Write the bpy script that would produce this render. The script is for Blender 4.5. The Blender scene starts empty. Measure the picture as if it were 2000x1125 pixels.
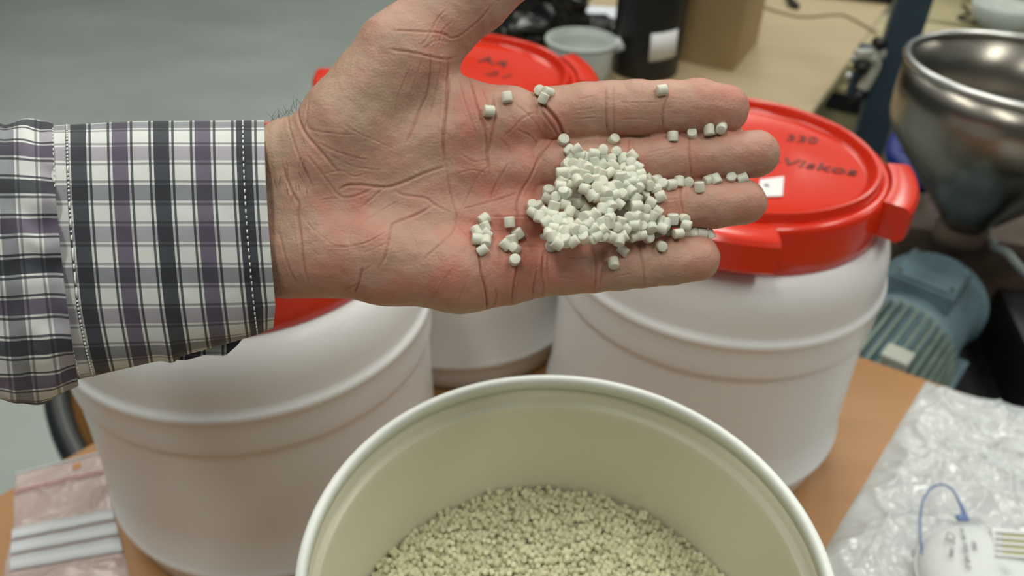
import bpy, bmesh, math, random
import numpy as np
from mathutils import Vector, Matrix, noise
from mathutils.bvhtree import BVHTree
random.seed(7); rng = np.random.default_rng(7)
S = bpy.context.scene
COL = S.collection

# ------------------------------------------------------------------ camera, world, light, exposure
F, PITCH, ROLL, H = 1553.6, math.radians(35.6), math.radians(2.16), 0.6647
FW = Vector((0, math.cos(PITCH), -math.sin(PITCH)))
UP0 = Vector((0, math.sin(PITCH), math.cos(PITCH))); RT0 = Vector((1, 0, 0))
RT = RT0*math.cos(ROLL)+UP0*math.sin(ROLL); UP = UP0*math.cos(ROLL)-RT0*math.sin(ROLL)
CAM = Vector((0, 0, H))
cd = bpy.data.cameras.new('camera'); cam = bpy.data.objects.new('camera', cd); COL.objects.link(cam)
M = Matrix((RT, UP, -FW)).transposed().to_4x4(); M.translation = CAM
cam.matrix_world = M
cd.sensor_width = 36; cd.lens = 36*F/2000; cd.clip_start = .01; cd.clip_end = 60
cd.dof.use_dof = True; cd.dof.focus_distance = .312; cd.dof.aperture_fstop = 9.5
S.camera = cam
S.view_settings.view_transform = 'Standard'; S.view_settings.look = 'None'
S.view_settings.gamma = 1; S.view_settings.exposure = -0.10; S.view_settings.use_curve_mapping = False
wd = bpy.data.worlds.new('world'); S.world = wd; wd.use_nodes = True
wd.node_tree.nodes['Background'].inputs[0].default_value = (.80, .86, .84, 1)
wd.node_tree.nodes['Background'].inputs[1].default_value = .34
def area(name, loc, target, sx, sy, power, col=(1, 1, .95)):
    l = bpy.data.lights.new(name, 'AREA'); l.shape = 'RECTANGLE'; l.size = sx; l.size_y = sy; l.energy = power; l.color = col
    o = bpy.data.objects.new(name, l); COL.objects.link(o); o.location = loc
    o.rotation_euler = (Vector(target)-Vector(loc)).to_track_quat('-Z', 'Y').to_euler(); return o
LC = (1.0, .99, .90)
for i, (x, y) in enumerate([(1.25, 4.7), (.2, 5.1), (2.3, 5.3)]):
    area('ceiling_tube_light', (x, y, 2.7), (x, y-1.2, 0), .12, .8, 2.2, LC)
for i, (x, y) in enumerate([(-1.5, 1.1), (.3, 1.5), (2.1, 1.3), (-1.3, 3.4), (.9, 3.7), (2.6, 4.2), (-.6, -.7), (1.3, -.6), (4.4, 2.2)]):
    area('ceiling_tube_light', (x, y, 2.7), (x, y, 0), .35, 1.3, 22, LC)

def W(px, py, depth):
    return CAM+(RT*((px-1000)/F)+UP*((562.5-py)/F)+FW)*depth
def AZ(px, py, z=0.0):
    d = RT*((px-1000)/F)+UP*((562.5-py)/F)+FW
    return CAM+d*((z-H)/d.z)

# ------------------------------------------------------------------ helpers
def tag(o, label=None, cat=None, group=None, kind=None):
    if label: o['label'] = label
    if cat: o['category'] = cat
    if group: o['group'] = group
    if kind: o['kind'] = kind
    return o
def empty(name, loc=(0, 0, 0), rz=0, label=None, cat=None, group=None):
    o = bpy.data.objects.new(name, None); COL.objects.link(o); o.location = loc; o.rotation_euler = (0, 0, rz)
    o.empty_display_size = .02
    return tag(o, label, cat, group)
def mobj(name, vf, mat, parent=None, smooth=True, loc=None):
    me = bpy.data.meshes.new(name)
    if isinstance(vf, bmesh.types.BMesh): vf.to_mesh(me); vf.free()
    else: me.from_pydata([tuple(v) for v in vf[0]], [], [tuple(f) for f in vf[1]])
    me.materials.append(mat); me.update()
    me.polygons.foreach_set('use_smooth', [smooth]*len(me.polygons))
    o = bpy.data.objects.new(name, me); COL.objects.link(o)
    if parent: o.parent = parent
    if loc is not None: o.location = loc
    return o
def sharp(o, ang=35):
    me = o.data
    bm = bmesh.new(); bm.from_mesh(me)
    for e in bm.edges: e.smooth = not (len(e.link_faces) == 2 and e.calc_face_angle(0) > math.radians(ang))
    for f in bm.faces: f.smooth = True
    bm.to_mesh(me); bm.free(); return o
def lathe(profile, n=96, closed=False):
    vs, fs = [], []
    for r, z in profile:
        for i in range(n):
            a = 2*math.pi*i/n; vs.append((r*math.cos(a), r*math.sin(a), z))
    m = len(profile)
    for j in range(m if closed else m-1):
        k = (j+1) % m
        for i in range(n):
            i2 = (i+1) % n; fs.append((j*n+i, j*n+i2, k*n+i2, k*n+i))
    return vs, fs
def join(*a):
    vs, fs = [], []
    for v, f in a:
        o = len(vs); vs += list(v); fs += [tuple(i+o for i in q) for q in f]
    return vs, fs
def box(x0, x1, y0, y1, z0, z1, bev=0.0):
    bm = bmesh.new()
    bmesh.ops.create_cube(bm, size=1)
    for v in bm.verts:
        v.co = Vector(((x0+x1)/2+v.co.x*(x1-x0), (y0+y1)/2+v.co.y*(y1-y0), (z0+z1)/2+v.co.z*(z1-z0)))
    if bev: bmesh.ops.bevel(bm, geom=bm.edges[:], offset=bev, segments=2, affect='EDGES', profile=.6)
    return bm
def tube(pts, r, n=10, cap=True):
    pts = [Vector(p) for p in pts]; rs = r if isinstance(r, (list, tuple)) else [r]*len(pts)
    vs, fs = [], []; up = Vector((.13, .27, .95)).normalized()
    for i, p in enumerate(pts):
        t = (pts[min(i+1, len(pts)-1)]-pts[max(i-1, 0)]).normalized()
        a = t.cross(up)
        if a.length < .05: a = t.cross(Vector((1, 0, 0)))
        a.normalize(); b = t.cross(a).normalized()
        for k in range(n):
            w = 2*math.pi*k/n; vs.append(p+a*(rs[i]*math.cos(w))+b*(rs[i]*math.sin(w)))
    for i in range(len(pts)-1):
        for k in range(n):
            k2 = (k+1) % n; fs.append((i*n+k, i*n+k2, (i+1)*n+k2, (i+1)*n+k))
    if cap: fs.append(tuple(range(n-1, -1, -1))); fs.append(tuple((len(pts)-1)*n+k for k in range(n)))
    return vs, fs
def spline(pts, n=8):
    P = [Vector(p) for p in pts]; P = [P[0]*2-P[1]]+P+[P[-1]*2-P[-2]]; out = []
    for i in range(1, len(P)-2):
        for k in range(n):
            t = k/n; a, b, c, d = P[i-1:i+3]
            out.append(.5*((2*b)+(c-a)*t+(2*a-5*b+4*c-d)*t*t+(3*b-a-3*c+d)*t**3))
    return out+[P[-2]]
def prism(poly, z0, z1):
    n = len(poly); vs = [(x, y, z0) for x, y in poly]+[(x, y, z1) for x, y in poly]
    fs = [tuple(range(n-1, -1, -1)), tuple(range(n, 2*n))]+[(i, (i+1) % n, n+(i+1) % n, n+i) for i in range(n)]
    return vs, fs

def mat(name, col, rough=.5, metal=0, bump=0, bscale=200, var=0, vscale=20, **kw):
    m = bpy.data.materials.new(name); m.use_nodes = True; nt = m.node_tree; p = nt.nodes['Principled BSDF']
    p.inputs['Base Color'].default_value = (*col, 1); p.inputs['Roughness'].default_value = rough; p.inputs['Metallic'].default_value = metal
    for k, v in kw.items(): p.inputs[k.replace('_', ' ')].default_value = v
    tc = nt.nodes.new('ShaderNodeTexCoord')
    if var:
        n = nt.nodes.new('ShaderNodeTexNoise'); n.inputs['Scale'].default_value = vscale; n.inputs['Detail'].default_value = 4
        nt.links.new(tc.outputs['Object'], n.inputs['Vector'])
        r = nt.nodes.new('ShaderNodeValToRGB'); r.color_ramp.elements[0].position = .3; r.color_ramp.elements[1].position = .7
        r.color_ramp.elements[0].color = tuple(c*(1-var) for c in col)+(1,); r.color_ramp.elements[1].color = tuple(min(1, c*(1+var)) for c in col)+(1,)
        nt.links.new(n.outputs['Fac'], r.inputs['Fac']); nt.links.new(r.outputs['Color'], p.inputs['Base Color'])
    if bump:
        n = nt.nodes.new('ShaderNodeTexNoise'); n.inputs['Scale'].default_value = bscale; n.inputs['Detail'].default_value = 3
        nt.links.new(tc.outputs['Object'], n.inputs['Vector'])
        b = nt.nodes.new('ShaderNodeBump'); b.inputs['Strength'].default_value = bump; b.inputs['Distance'].default_value = .002
        nt.links.new(n.outputs['Fac'], b.inputs['Height']); nt.links.new(b.outputs['Normal'], p.inputs['Normal'])
    return m

M_white = mat('white_plastic', (.75, .76, .76), .34, bump=.08, bscale=60, Subsurface_Weight=.0)
M_red = mat('red_plastic', (.66, .030, .009), .16, bump=.03, bscale=30)
M_ink = mat('black_marker_ink', (.06, .015, .012), .5)
M_label = mat('white_paper_label', (.78, .78, .78), .6)
M_bucket = mat('natural_bucket_plastic', (.72, .70, .56), .30, bump=.04, bscale=50)
M_rim = mat('bucket_rim_plastic', (.80, .83, .78), .35)
M_pellet = mat('pellet_plastic', (.72, .72, .61), .42, Subsurface_Weight=.25, Subsurface_Scale=.003)
M_grain = mat('pellet_bulk_plastic', (.62, .60, .40), .45, var=.16, vscale=150)
M_black = mat('black_plastic', (.010, .010, .010), .38)
M_blackfilm = mat('black_bin_film', (.012, .013, .013), .22)
M_blackmach = mat('dark_machine_paint', (.012, .013, .014), .45, bump=.2, bscale=30)
M_card = mat('cardboard', (.38, .27, .13), .75, var=.08, vscale=6)
M_paper = mat('printer_paper', (.72, .75, .80), .6)
M_post = mat('blue_grey_steel_paint', (.035, .062, .085), .45, var=.12, vscale=9)
M_steel = mat('stainless_steel', (.30, .275, .24), .27, metal=1, bump=.12, bscale=4)
M_steelrim = mat('stainless_rim', (.66, .66, .64), .28, metal=1)
M_motor = mat('motor_blue_grey_paint', (.135, .21, .245), .5, var=.25, vscale=14, bump=.2, bscale=60)
M_fin = mat('motor_fin_green_grey', (.16, .21, .18), .5, var=.25, vscale=30)
M_blue = mat('blue_hose', (.012, .03, .22), .4)
M_cream = mat('cream_cabinet_board', (.40, .35, .20), .6, var=.08, vscale=5)
M_tub = mat('translucent_white_tub', (.62, .66, .63), .3, Alpha=.72)
M_brown = mat('rusty_brown_steel', (.10, .065, .045), .6, var=.3, vscale=20)
M_grey = mat('grey_plastic', (.30, .33, .33), .45)
M_cable = mat('grey_cable', (.36, .29, .19), .5)
M_strap = mat('blue_elastic', (.13, .21, .42), .6)
M_maskm = mat('mask_fleece', (.70, .73, .73), .8, bump=.15, bscale=300)
M_lime = mat('yellow_green_valve_flap', (.48, .50, .04), .5)
M_print = mat('grey_print', (.25, .26, .27), .7)
M_chairblk = mat('black_chair_tube', (.02, .024, .024), .3)
M_chairwood = mat('orange_beech_ply', (.52, .24, .07), .45, var=.1, vscale=8)

def wood(name, c1, c2, scale, rot, rough=.4):
    m = bpy.data.materials.new(name); m.use_nodes = True; nt = m.node_tree; p = nt.nodes['Principled BSDF']
    tc = nt.nodes.new('ShaderNodeTexCoord'); mp = nt.nodes.new('ShaderNodeMapping'); mp.inputs['Rotation'].default_value[2] = rot
    mp.inputs['Scale'].default_value = (1.2, 14, 1)
    nt.links.new(tc.outputs['Object'], mp.inputs['Vector'])
    n = nt.nodes.new('ShaderNodeTexNoise'); n.inputs['Scale'].default_value = scale; n.inputs['Detail'].default_value = 5; n.inputs['Distortion'].default_value = .6
    nt.links.new(mp.outputs['Vector'], n.inputs['Vector'])
    r = nt.nodes.new('ShaderNodeValToRGB'); r.color_ramp.elements[0].position = .3; r.color_ramp.elements[1].position = .72
    r.color_ramp.elements[0].color = (*c1, 1); r.color_ramp.elements[1].color = (*c2, 1)
    nt.links.new(n.outputs['Fac'], r.inputs['Fac']); nt.links.new(r.outputs['Color'], p.inputs['Base Color'])
    p.inputs['Roughness'].default_value = rough; return m
M_table = wood('orange_beech_laminate', (.37, .185, .072), (.43, .22, .09), 2.2, math.radians(25))
M_bench = wood('pale_birch_laminate', (.43, .335, .20), (.48, .375, .23), 1.4, math.radians(-60), .5)

# ------------------------------------------------------------------ setting: floor
def floor_mat():
    m = bpy.data.materials.new('polished_concrete'); m.use_nodes = True; nt = m.node_tree; p = nt.nodes['Principled BSDF']
    tc = nt.nodes.new('ShaderNodeTexCoord'); mp = nt.nodes.new('ShaderNodeMapping'); mp.inputs['Scale'].default_value = (1.0, 1.35, 1)
    mp.inputs['Rotation'].default_value[2] = -.25
    nt.links.new(tc.outputs['Object'], mp.inputs['Vector'])
    n = nt.nodes.new('ShaderNodeTexNoise'); n.inputs['Scale'].default_value = 1.6; n.inputs['Detail'].default_value = 7; n.inputs['Roughness'].default_value = .55
    nt.links.new(mp.outputs['Vector'], n.inputs['Vector'])
    r = nt.nodes.new('ShaderNodeValToRGB'); e = r.color_ramp.elements
    e[0].position = .32; e[0].color = (.34, .375, .355, 1); e[1].position = .70; e[1].color = (.42, .46, .435, 1)
    nt.links.new(n.outputs['Fac'], r.inputs['Fac']); nt.links.new(r.outputs['Color'], p.inputs['Base Color'])
    p.inputs['Roughness'].default_value = .42; return m
FZ = -.75
o = mobj('floor', box(-7, 8, -3, 12, FZ-.05, FZ), floor_mat(), smooth=False); tag(o, kind='structure')
M_wall = mat('hall_wall_paint', (.22, .24, .24), .8)
for nm, b_ in (('wall_back', (-7, 8, 11, 11.1)), ('wall_front', (-7, 8, -3.1, -3)), ('wall_left', (-7.1, -7, -3, 11)), ('wall_right', (8, 8.1, -3, 11))):
    tag(mobj(nm, box(*b_, FZ, 4.2), M_wall, smooth=False), kind='structure')

# ------------------------------------------------------------------ orange table under the drums
A1, A2 = AZ(0, 965), AZ(180, 865)
B1, B2 = AZ(1690, 699), AZ(1796, 736)
def isect(p, d, q, e):
    den = d.x*e.y-d.y*e.x; t = ((q.x-p.x)*e.y-(q.y-p.y)*e.x)/den; return p+d*t
da, db = (A2-A1).normalized(), (B1-B2).normalized()
Cn = isect(A1, da, B1, db)
PL = A1-da*.55; PR = B2-db*.75
tp = [(PL.x, PL.y), (PL.x+.45, PL.y-.45), (PR.x-.1, PR.y-.75), (PR.x, PR.y), (Cn.x, Cn.y)]
table = empty('work_table', (0, 0, FZ), 0, 'orange beech-topped table carrying the white drums and the open bucket', 'table')
bm = bmesh.new(); v_, f_ = prism(tp, -.028-FZ, 0-FZ)
bv = [bm.verts.new(v) for v in v_]; [bm.faces.new([bv[i] for i in f]) for f in f_]; bmesh.ops.recalc_face_normals(bm, faces=bm.faces)
bmesh.ops.bevel(bm, geom=bm.edges[:], offset=.002, segments=2, affect='EDGES')
mobj('table_top', bm, M_table, table, smooth=False)
cx = sum(p[0] for p in tp)/5; cy = sum(p[1] for p in tp)/5
for p in tp:
    if p is tp[1]: continue
    x, y = cx+(p[0]-cx)*.86, cy+(p[1]-cy)*.86
    mobj('table_leg', tube([(x, y, 0), (x, y, -.028-FZ)], .022, 16), M_black, table)

# chair behind the table
p0 = [W(x, y, d) for x, y, d in [(118, 700, 1.32), (112, 760, 1.30), (117, 805, 1.285), (131, 852, 1.27), (158, 905, 1.255), (196, 960, 1.24)]]
base = Vector((p0[0].x, p0[0].y, FZ))
ch = empty('stacking_chair', base, 0, 'chair with black tube frame and orange plywood behind the table and left drum', 'chair')
q = [p-base for p in spline([(p.x, p.y, p.z) for p in p0], 6)]
mobj('frame_tube', tube(q, .021, 14), M_chairblk, ch)
c = W(215, 810, 1.35)-base
def quadplate(P, th, nrm=None):
    P = [Vector(p) for p in P]; n = (P[1]-P[0]).cross(P[2]-P[0]).normalized()*th
    vs = [p for p in P]+[p-n for p in P]; k = len(P)
    return vs, [tuple(range(k)), tuple(range(2*k-1, k-1, -1))]+[(i, k+i, k+(i+1) % k, (i+1) % k) for i in range(k)]
pl = [W(x, y, 1.36)-base for x, y in [(140, 745), (300, 700), (330, 860), (190, 925), (160, 860)]]
mobj('wood_panel', quadplate(pl, .012), M_chairwood, ch, smooth=False)
for k in (0, 1):
    a = q[-1]+Vector((.03*k, .35*k, 0)); mobj('chair_leg', tube([a, Vector((a.x+.02, a.y, 0.0))], .012, 12), M_chairblk, ch)
mobj('cross_tube', tube([q[-1], q[-1]+Vector((.03, .35, 0))], .012, 12), M_chairblk, ch)

# ------------------------------------------------------------------ drums
def text_obj(name, s, size, mtx, m, parent, extr=.0002, shear=.0, sx=1.0):
    cu = bpy.data.curves.new(name+'_c', 'FONT'); cu.body = s; cu.size = size; cu.extrude = extr; cu.shear = shear; cu.offset = 0.0
    cu.resolution_u = 3; cu.align_x = 'CENTER'; cu.align_y = 'CENTER'
    t = bpy.data.objects.new('tmp', cu); COL.objects.link(t); bpy.context.view_layer.update()
    me = bpy.data.meshes.new_from_object(t.evaluated_get(bpy.context.evaluated_depsgraph_get()))
    bpy.data.objects.remove(t); me.transform(Matrix.Diagonal((sx, 1, 1, 1))); me.transform(mtx); me.materials.clear(); me.materials.append(m); me.name = name
    o = bpy.data.objects.new(name, me); COL.objects.link(o); o.parent = parent; return o

body_prof = [(.001, .004), (.120, .004), (.140, .0005), (.1475, .001), (.1530, .006), (.1560, .022), (.1590, .036), (.1615, .0405), (.1638, .0435), (.1642, .0465), (.1630, .050), (.1610, .053),
             (.1592, .10), (.1578, .15), (.1574, .190), (.1576, .1955), (.1596, .1985), (.1600, .202), (.1598, .215), (.1596, .2275), (.1602, .2305), (.1612, .2330), (.1612, .2360), (.1598, .2385), (.1575, .2400),
             (.1568, .2440), (.1562, .2560), (.1545, .2680), (.1515, .2780), (.1470, .2860), (.1410, .2920), (.1340, .2955), (.1300, .2965), (.1285, .300), (.1280, .330), (.125, .334), (.122, .334)]
band_prof = [(.1330, .2945), (.1372, .2945), (.1382, .2960), (.1378, .3100), (.1368, .3330), (.1358, .3368), (.1335, .3392), (.1300, .3398), (.1275, .3385), (.1265, .3375), (.1258, .3395),
             (.1254, .3440), (.1240, .3468), (.1215, .3472), (.1195, .3455), (.1180, .3400), (.1165, .3370), (.1130, .3360), (.060, .3364), (.001, .3366)]
def lug_mesh(a, half=17, ro=.1600, z0=.308, z1=.3405):
    vs, fs = [], []; n = 10
    for i in range(n+1):
        w = math.radians(a-half+2*half*i/n); c, s = math.cos(w), math.sin(w)
        for r, z in ((.134, z0), (ro-.005, z0-.001), (ro, z0+.004), (ro-.001, z1-.0045), (ro-.004, z1-.001), (ro-.008, z1), (.1385, z1), (.1350, z1-.0005)):
            vs.append((r*c, r*s, z))
    k = 8
    for i in range(n):
        for j in range(k-1): fs.append((i*k+j, (i+1)*k+j, (i+1)*k+j+1, i*k+j+1))
    fs.append(tuple(range(k))); fs.append(tuple(n*k+j for j in range(k-1, -1, -1)))
    return vs, fs
def drum(x, y, label, lugs, scale=1.0):
    d = empty('plastic_drum', (x, y, 0), 0, label, 'drum', 'white drums with red lids on the table')
    mobj('body', lathe(body_prof, 160), M_white, d)
    lid = sharp(mobj('lid', lathe(band_prof, 160), M_red, d), 50)
    for a in lugs: sharp(mobj('lug', lug_mesh(a), M_red, lid), 30)
    return d, lid
RC, LCn, MC = Vector((.2078, .685)), Vector((-.2338, .5745)), Vector((-.0700, .8620))
def ang(C, px, py, z=.335):
    p = AZ(px, py, z); return math.degrees(math.atan2(p.y-C.y, p.x-C.x))
aR = ang(RC, 1742, 368); aF = ang(RC, 1515, 462, .34)-16
rd, rlid = drum(RC.x, RC.y, 'white drum on the right, its red lid carrying marker writing and a white sticker', [aR, aF, aR+(360-(aR-aF))/2+8, aR+(360-(aR-aF))/2+108])
ld, llid = drum(LCn.x, LCn.y, 'white drum on the left, under the checked sleeve', [150, 60])
aM = ang(MC, 1140, 140); aM2 = ang(MC, 622, 172)
md, mlid = drum(MC.x, MC.y, 'white drum standing furthest back, between the other two and behind the palm', [aM, aM2, (aM+aM2)/2-180])
# dent on the left drum shoulder
# writing and sticker on the right lid
zt = .3368
def lid_text(lid, C, s, px, py, px2, py2, size, sx=1, shear=.25, extr=.0003):
    a = AZ(px, py, zt); b = AZ(px2, py2, zt); d = (b-a); w = math.atan2(d.y, d.x)
    m = Matrix.Translation((a.x-C.x, a.y-C.y, zt)) @ Matrix.Rotation(w, 4, 'Z')
    return text_obj('marker_writing', s, size, m, M_ink, lid, extr, shear, sx)
lid_text(rlid, RC, '330', 1563, 272, 1650, 281, .0215, .98)
lid_text(rlid, RC, '-Viskos', 1588, 324, 1680, 338, .0235, 1.10)
lid_text(mlid, MC, 'A4', 968, 122, 1040, 138, .03, 1.1, -.3)
lid_text(mlid, MC, '2.1', 972, 146, 1040, 160, .022, 1.1, .3)
P = [AZ(x, y, zt+.0003) for x, y in [(1484, 352), (1531, 346), (1528, 384), (1478, 386)]]
mobj('sticker', quadplate([(p.x-RC.x, p.y-RC.y, zt+.0012) for p in P][::-1], .0008), M_label, rlid, smooth=False)
a = AZ(1496, 365, zt)
text_obj('sticker_mark', '4', .010, Matrix.Translation((a.x-RC.x, a.y-RC.y, zt+.0014)), M_ink, rlid)

# ------------------------------------------------------------------ open bucket with pellets
BC = Vector((.0297, .2302)); BZ = .3502
bk = empty('open_bucket', (BC.x, BC.y, 0), 0, 'open off-white bucket filled with pellets in the foreground below the hand', 'bucket')
R = .1233
mobj('body', lathe([(.001, .002), (.098, .002), (.102, .0), (.106, .004), (.1150, .15), (.1172, .318), (.1185, .322), (.1215, .324), (.1218, .345),
                    (.1196, .345), (.1190, .3345), (.1186, .3330), (.1162, .3322), (.1157, .3300), (.1155, .322), (.1153, .300), (.1150, .250), (.1125, .15), (.104, .008), (.100, .005), (.001, .005)], 180), M_bucket, bk)
mobj('rim', lathe([(.1186, .3430), (.1184, .3480), (.1190, .3496), (.1203, .3504), (.1222, .3504), (.1234, .3496), (.1238, .3470), (.1236, .3400), (.1228, .3385), (.1222, .3385), (.1215, .343)], 180, closed=True), M_rim, bk)
mobj('collar_ring', lathe([(.1170, .3185), (.1215, .3190), (.1228, .3200), (.1228, .3225), (.1215, .3235), (.1170, .3235)], 160, closed=True), M_rim, bk)
# pellets: a shared pellet shape
def pellet_mesh(r, h, seed, n=14):
    rr = random.Random(seed); ex, ey = 1+rr.uniform(-.10, .12), 1+rr.uniform(-.10, .06); sk = rr.uniform(-.25, .25)
    prof = [(0, -h/2), (r*.84, -h/2), (r*.95, -h*.47), (r, -h*.38), (r*1.01, 0), (r, h*.38), (r*.95, h*.47), (r*.84, h/2), (0, h/2)]
    vs, fs = [(0, 0, -h/2)], []
    for q_, z in prof[1:-1]:
        for i in range(n):
            a = 2*math.pi*i/n; x, y = q_*math.cos(a)*ex, q_*math.sin(a)*ey; vs.append((x, y, z+sk*x*(z/h)))
    vs.append((0, 0, h/2)); m = len(prof)-2
    for i in range(n):
        i2 = (i+1) % n; fs.append((0, 1+i2, 1+i))
        for j in range(m-1): fs.append((1+j*n+i, 1+j*n+i2, 1+(j+1)*n+i2, 1+(j+1)*n+i))
        fs.append((1+(m-1)*n+i, 1+(m-1)*n+i2, len(vs)-1))
    return vs, fs
def bulk():
    base_v, base_f = [], []
    n = 8; r, h = .00175, .0034
    prof = [(r*.85, -h/2), (r, -h*.33), (r, h*.33), (r*.85, h/2)]
    for q_, z in prof:
        for i in range(n):
            a = 2*math.pi*i/n; base_v.append((q_*math.cos(a), q_*math.sin(a), z))
    for j in range(3):
        for i in range(n): base_f.append((j*n+i, j*n+(i+1) % n, (j+1)*n+(i+1) % n, (j+1)*n+i))
    bv = np.array(base_v); quads = np.array(base_f)
    capa = list(range(n-1, -1, -1)); capb = [3*n+i for i in range(n)]
    V, Q, CAPS = [], [], []; off = 0
    st = .0034
    for layer, (zz, jit) in enumerate(((.2555, .0010), (.2585, .0016), (.2605, .0018))):
        N = int(.115/st)+1
        for i in range(-N, N+1):
            for j in range(-N, N+1):
                if layer == 2 and random.random() < .45: continue
                x = (i+.5*(j % 2)+.33*layer)*st*1.03+random.uniform(-.0007, .0007); y = j*st*.95+random.uniform(-.0007, .0007)+.4*layer*st
                if x*x+y*y > .1138**2: continue
                u = rng.normal(size=4); u /= np.linalg.norm(u); w, a, b, c = u
                Rm = np.array([[1-2*(b*b+c*c), 2*(a*b-c*w), 2*(a*c+b*w)], [2*(a*b+c*w), 1-2*(a*a+c*c), 2*(b*c-a*w)], [2*(a*c-b*w), 2*(b*c+a*w), 1-2*(a*a+b*b)]])
                hump = .004*noise.noise(Vector((x*18, y*18, 0)))
                V.append(bv @ Rm.T+np.array([x, y, zz+hump+random.uniform(-jit, jit)]))
                Q.append(quads+off); CAPS += [tuple(off+k for k in capa), tuple(off+k for k in capb)]; off += len(bv)
    return np.concatenate(V).tolist(), np.concatenate(Q).tolist()+CAPS
vb = bulk(); disc = ([(0, 0, .254)]+[(.1142*math.cos(2*math.pi*i/64), .1142*math.sin(2*math.pi*i/64), .254) for i in range(64)], [(0, 1+i, 1+(i+1) % 64) for i in range(64)])
o = mobj('pellet_fill', join(vb, disc), M_grain, None, smooth=False); o.location = (BC.x, BC.y, 0)
tag(o, 'loose bed of cream plastic pellets filling the open bucket', 'pellets', kind='stuff')

# ------------------------------------------------------------------ the arm, hand and sleeve
D = .31; SC = D/F
HM = Matrix((RT, UP, -FW)).transposed().to_4x4(); HM.translation = CAM+FW*D
man = bpy.data.objects.new('person', None); COL.objects.link(man); man.matrix_world = HM; man.empty_display_size = .02
tag(man, 'person holding out an open left palm with pellets on it, in a checked shirt sleeve', 'person')
def L(px, py, h):      # reference-photo pixel + height towards the viewer (pixel units) -> hand-local pixel units
    k = (F-h)/F
    return ((px-1000)*k, (562.5-py)*k, h)
def cone(a, b):
    return (np.array(L(*a[:3])), a[3], np.array(L(*b[:3])), b[3])
def chain(*n): return [cone(n[i], n[i+1]) for i in range(len(n)-1)]
index = chain((1088, 226, -6, 58), (1138, 219, 4, 55.5), (1190, 215, -2, 54.5), (1246, 212, 5, 54), (1298, 211, -1, 52), (1360, 210, 6, 52), (1412, 215, 4, 49))
middle = chain((1080, 322, -8, 52), (1150, 317, 0, 46.5), (1225, 313, -6, 44.5), (1288, 311, 0, 45), (1346, 309, -5, 43.5), (1410, 304, 1, 46.5), (1476, 301, 0, 46))
ring = chain((1080, 408, -8, 50), (1150, 403, -1, 46), (1212, 402, -6, 44.5), (1275, 402, 0, 45), (1330, 401, -6, 43.5), (1395, 399, 1, 46.5), (1450, 394, 0, 45))
pinky = chain((1035, 525, -2, 58), (1100, 525, 3, 51), (1160, 522, -2, 49), (1210, 519, 3, 48), (1254, 515, -2, 46.5), (1310, 510, 4, 46.5), (1362, 505, 2, 44.5))
palm = (chain((640, 330, -14, 92), (1000, 240, -3, 67)) + chain((640, 370, -16, 88), (1005, 330, -8, 62)) + chain((640, 430, -16, 88), (1005, 420, -8, 62)) +
        chain((630, 484, -10, 92), (760, 500, 0, 92), (900, 524, 2, 84), (990, 523, -4, 73)) +
        chain((300, 350, -40, 66), (505, 336, -36, 66), (575, 319, -24, 85), (640, 330, -14, 92)) + chain((300, 470, -40, 70), (470, 476, -32, 80), (560, 487, -22, 91), (640, 484, -10, 92)) + chain((300, 408, -40, 80), (480, 408, -34, 82), (600, 408, -18, 94)))
thenar = chain((650, 300, -4, 96), (690, 252, 2, 103), (796, 112, 6, 97), (852, 50, 6, 76), (930, -12, 8, 70), (965, -42, 8, 64), (1005, -75, 10, 66), (1075, -140, 10, 54))
web = chain((840, 190, -10, 66), (925, 222, -10, 58), (985, 232, -6, 58))
def sd(p, cs, k):
    res = None
    for a, ra, b, rb in cs:
        ba = b-a; t = np.clip(((p-a) @ ba)/(ba @ ba), 0, 1)
        d = np.linalg.norm(p-(a+t[:, None]*ba), axis=1)-(ra+(rb-ra)*t)
        if res is None: res = d
        else:
            h_ = np.maximum(k-np.abs(res-d), 0)/k; res = np.minimum(res, d)-h_*h_*k*.25
    return res
def smin(a, b, k):
    h_ = np.maximum(k-np.abs(a-b), 0)/k; return np.minimum(a, b)-h_*h_*k*.25
def SDF(p):
    P_ = sd(p, palm, 26); T = sd(p, thenar, 16); Wb = sd(p, web, 20)
    P_ = smin(smin(P_, T, 26), Wb, 22)
    out = P_
    for f in (index, middle, ring, pinky): out = np.minimum(out, smin(P_, sd(p, f, 7), 12))
    return out
vox = 9.0
lo = np.array([-690., -120., -150.]); hi = np.array([560., 740., 130.]); n3 = np.ceil((hi-lo)/vox).astype(int)+1
gx, gy, gz = np.meshgrid(*[lo[i]+vox*np.arange(n3[i]) for i in range(3)], indexing='ij')
G = np.stack([gx, gy, gz], -1).reshape(-1, 3); val = SDF(G).reshape(n3)
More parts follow.
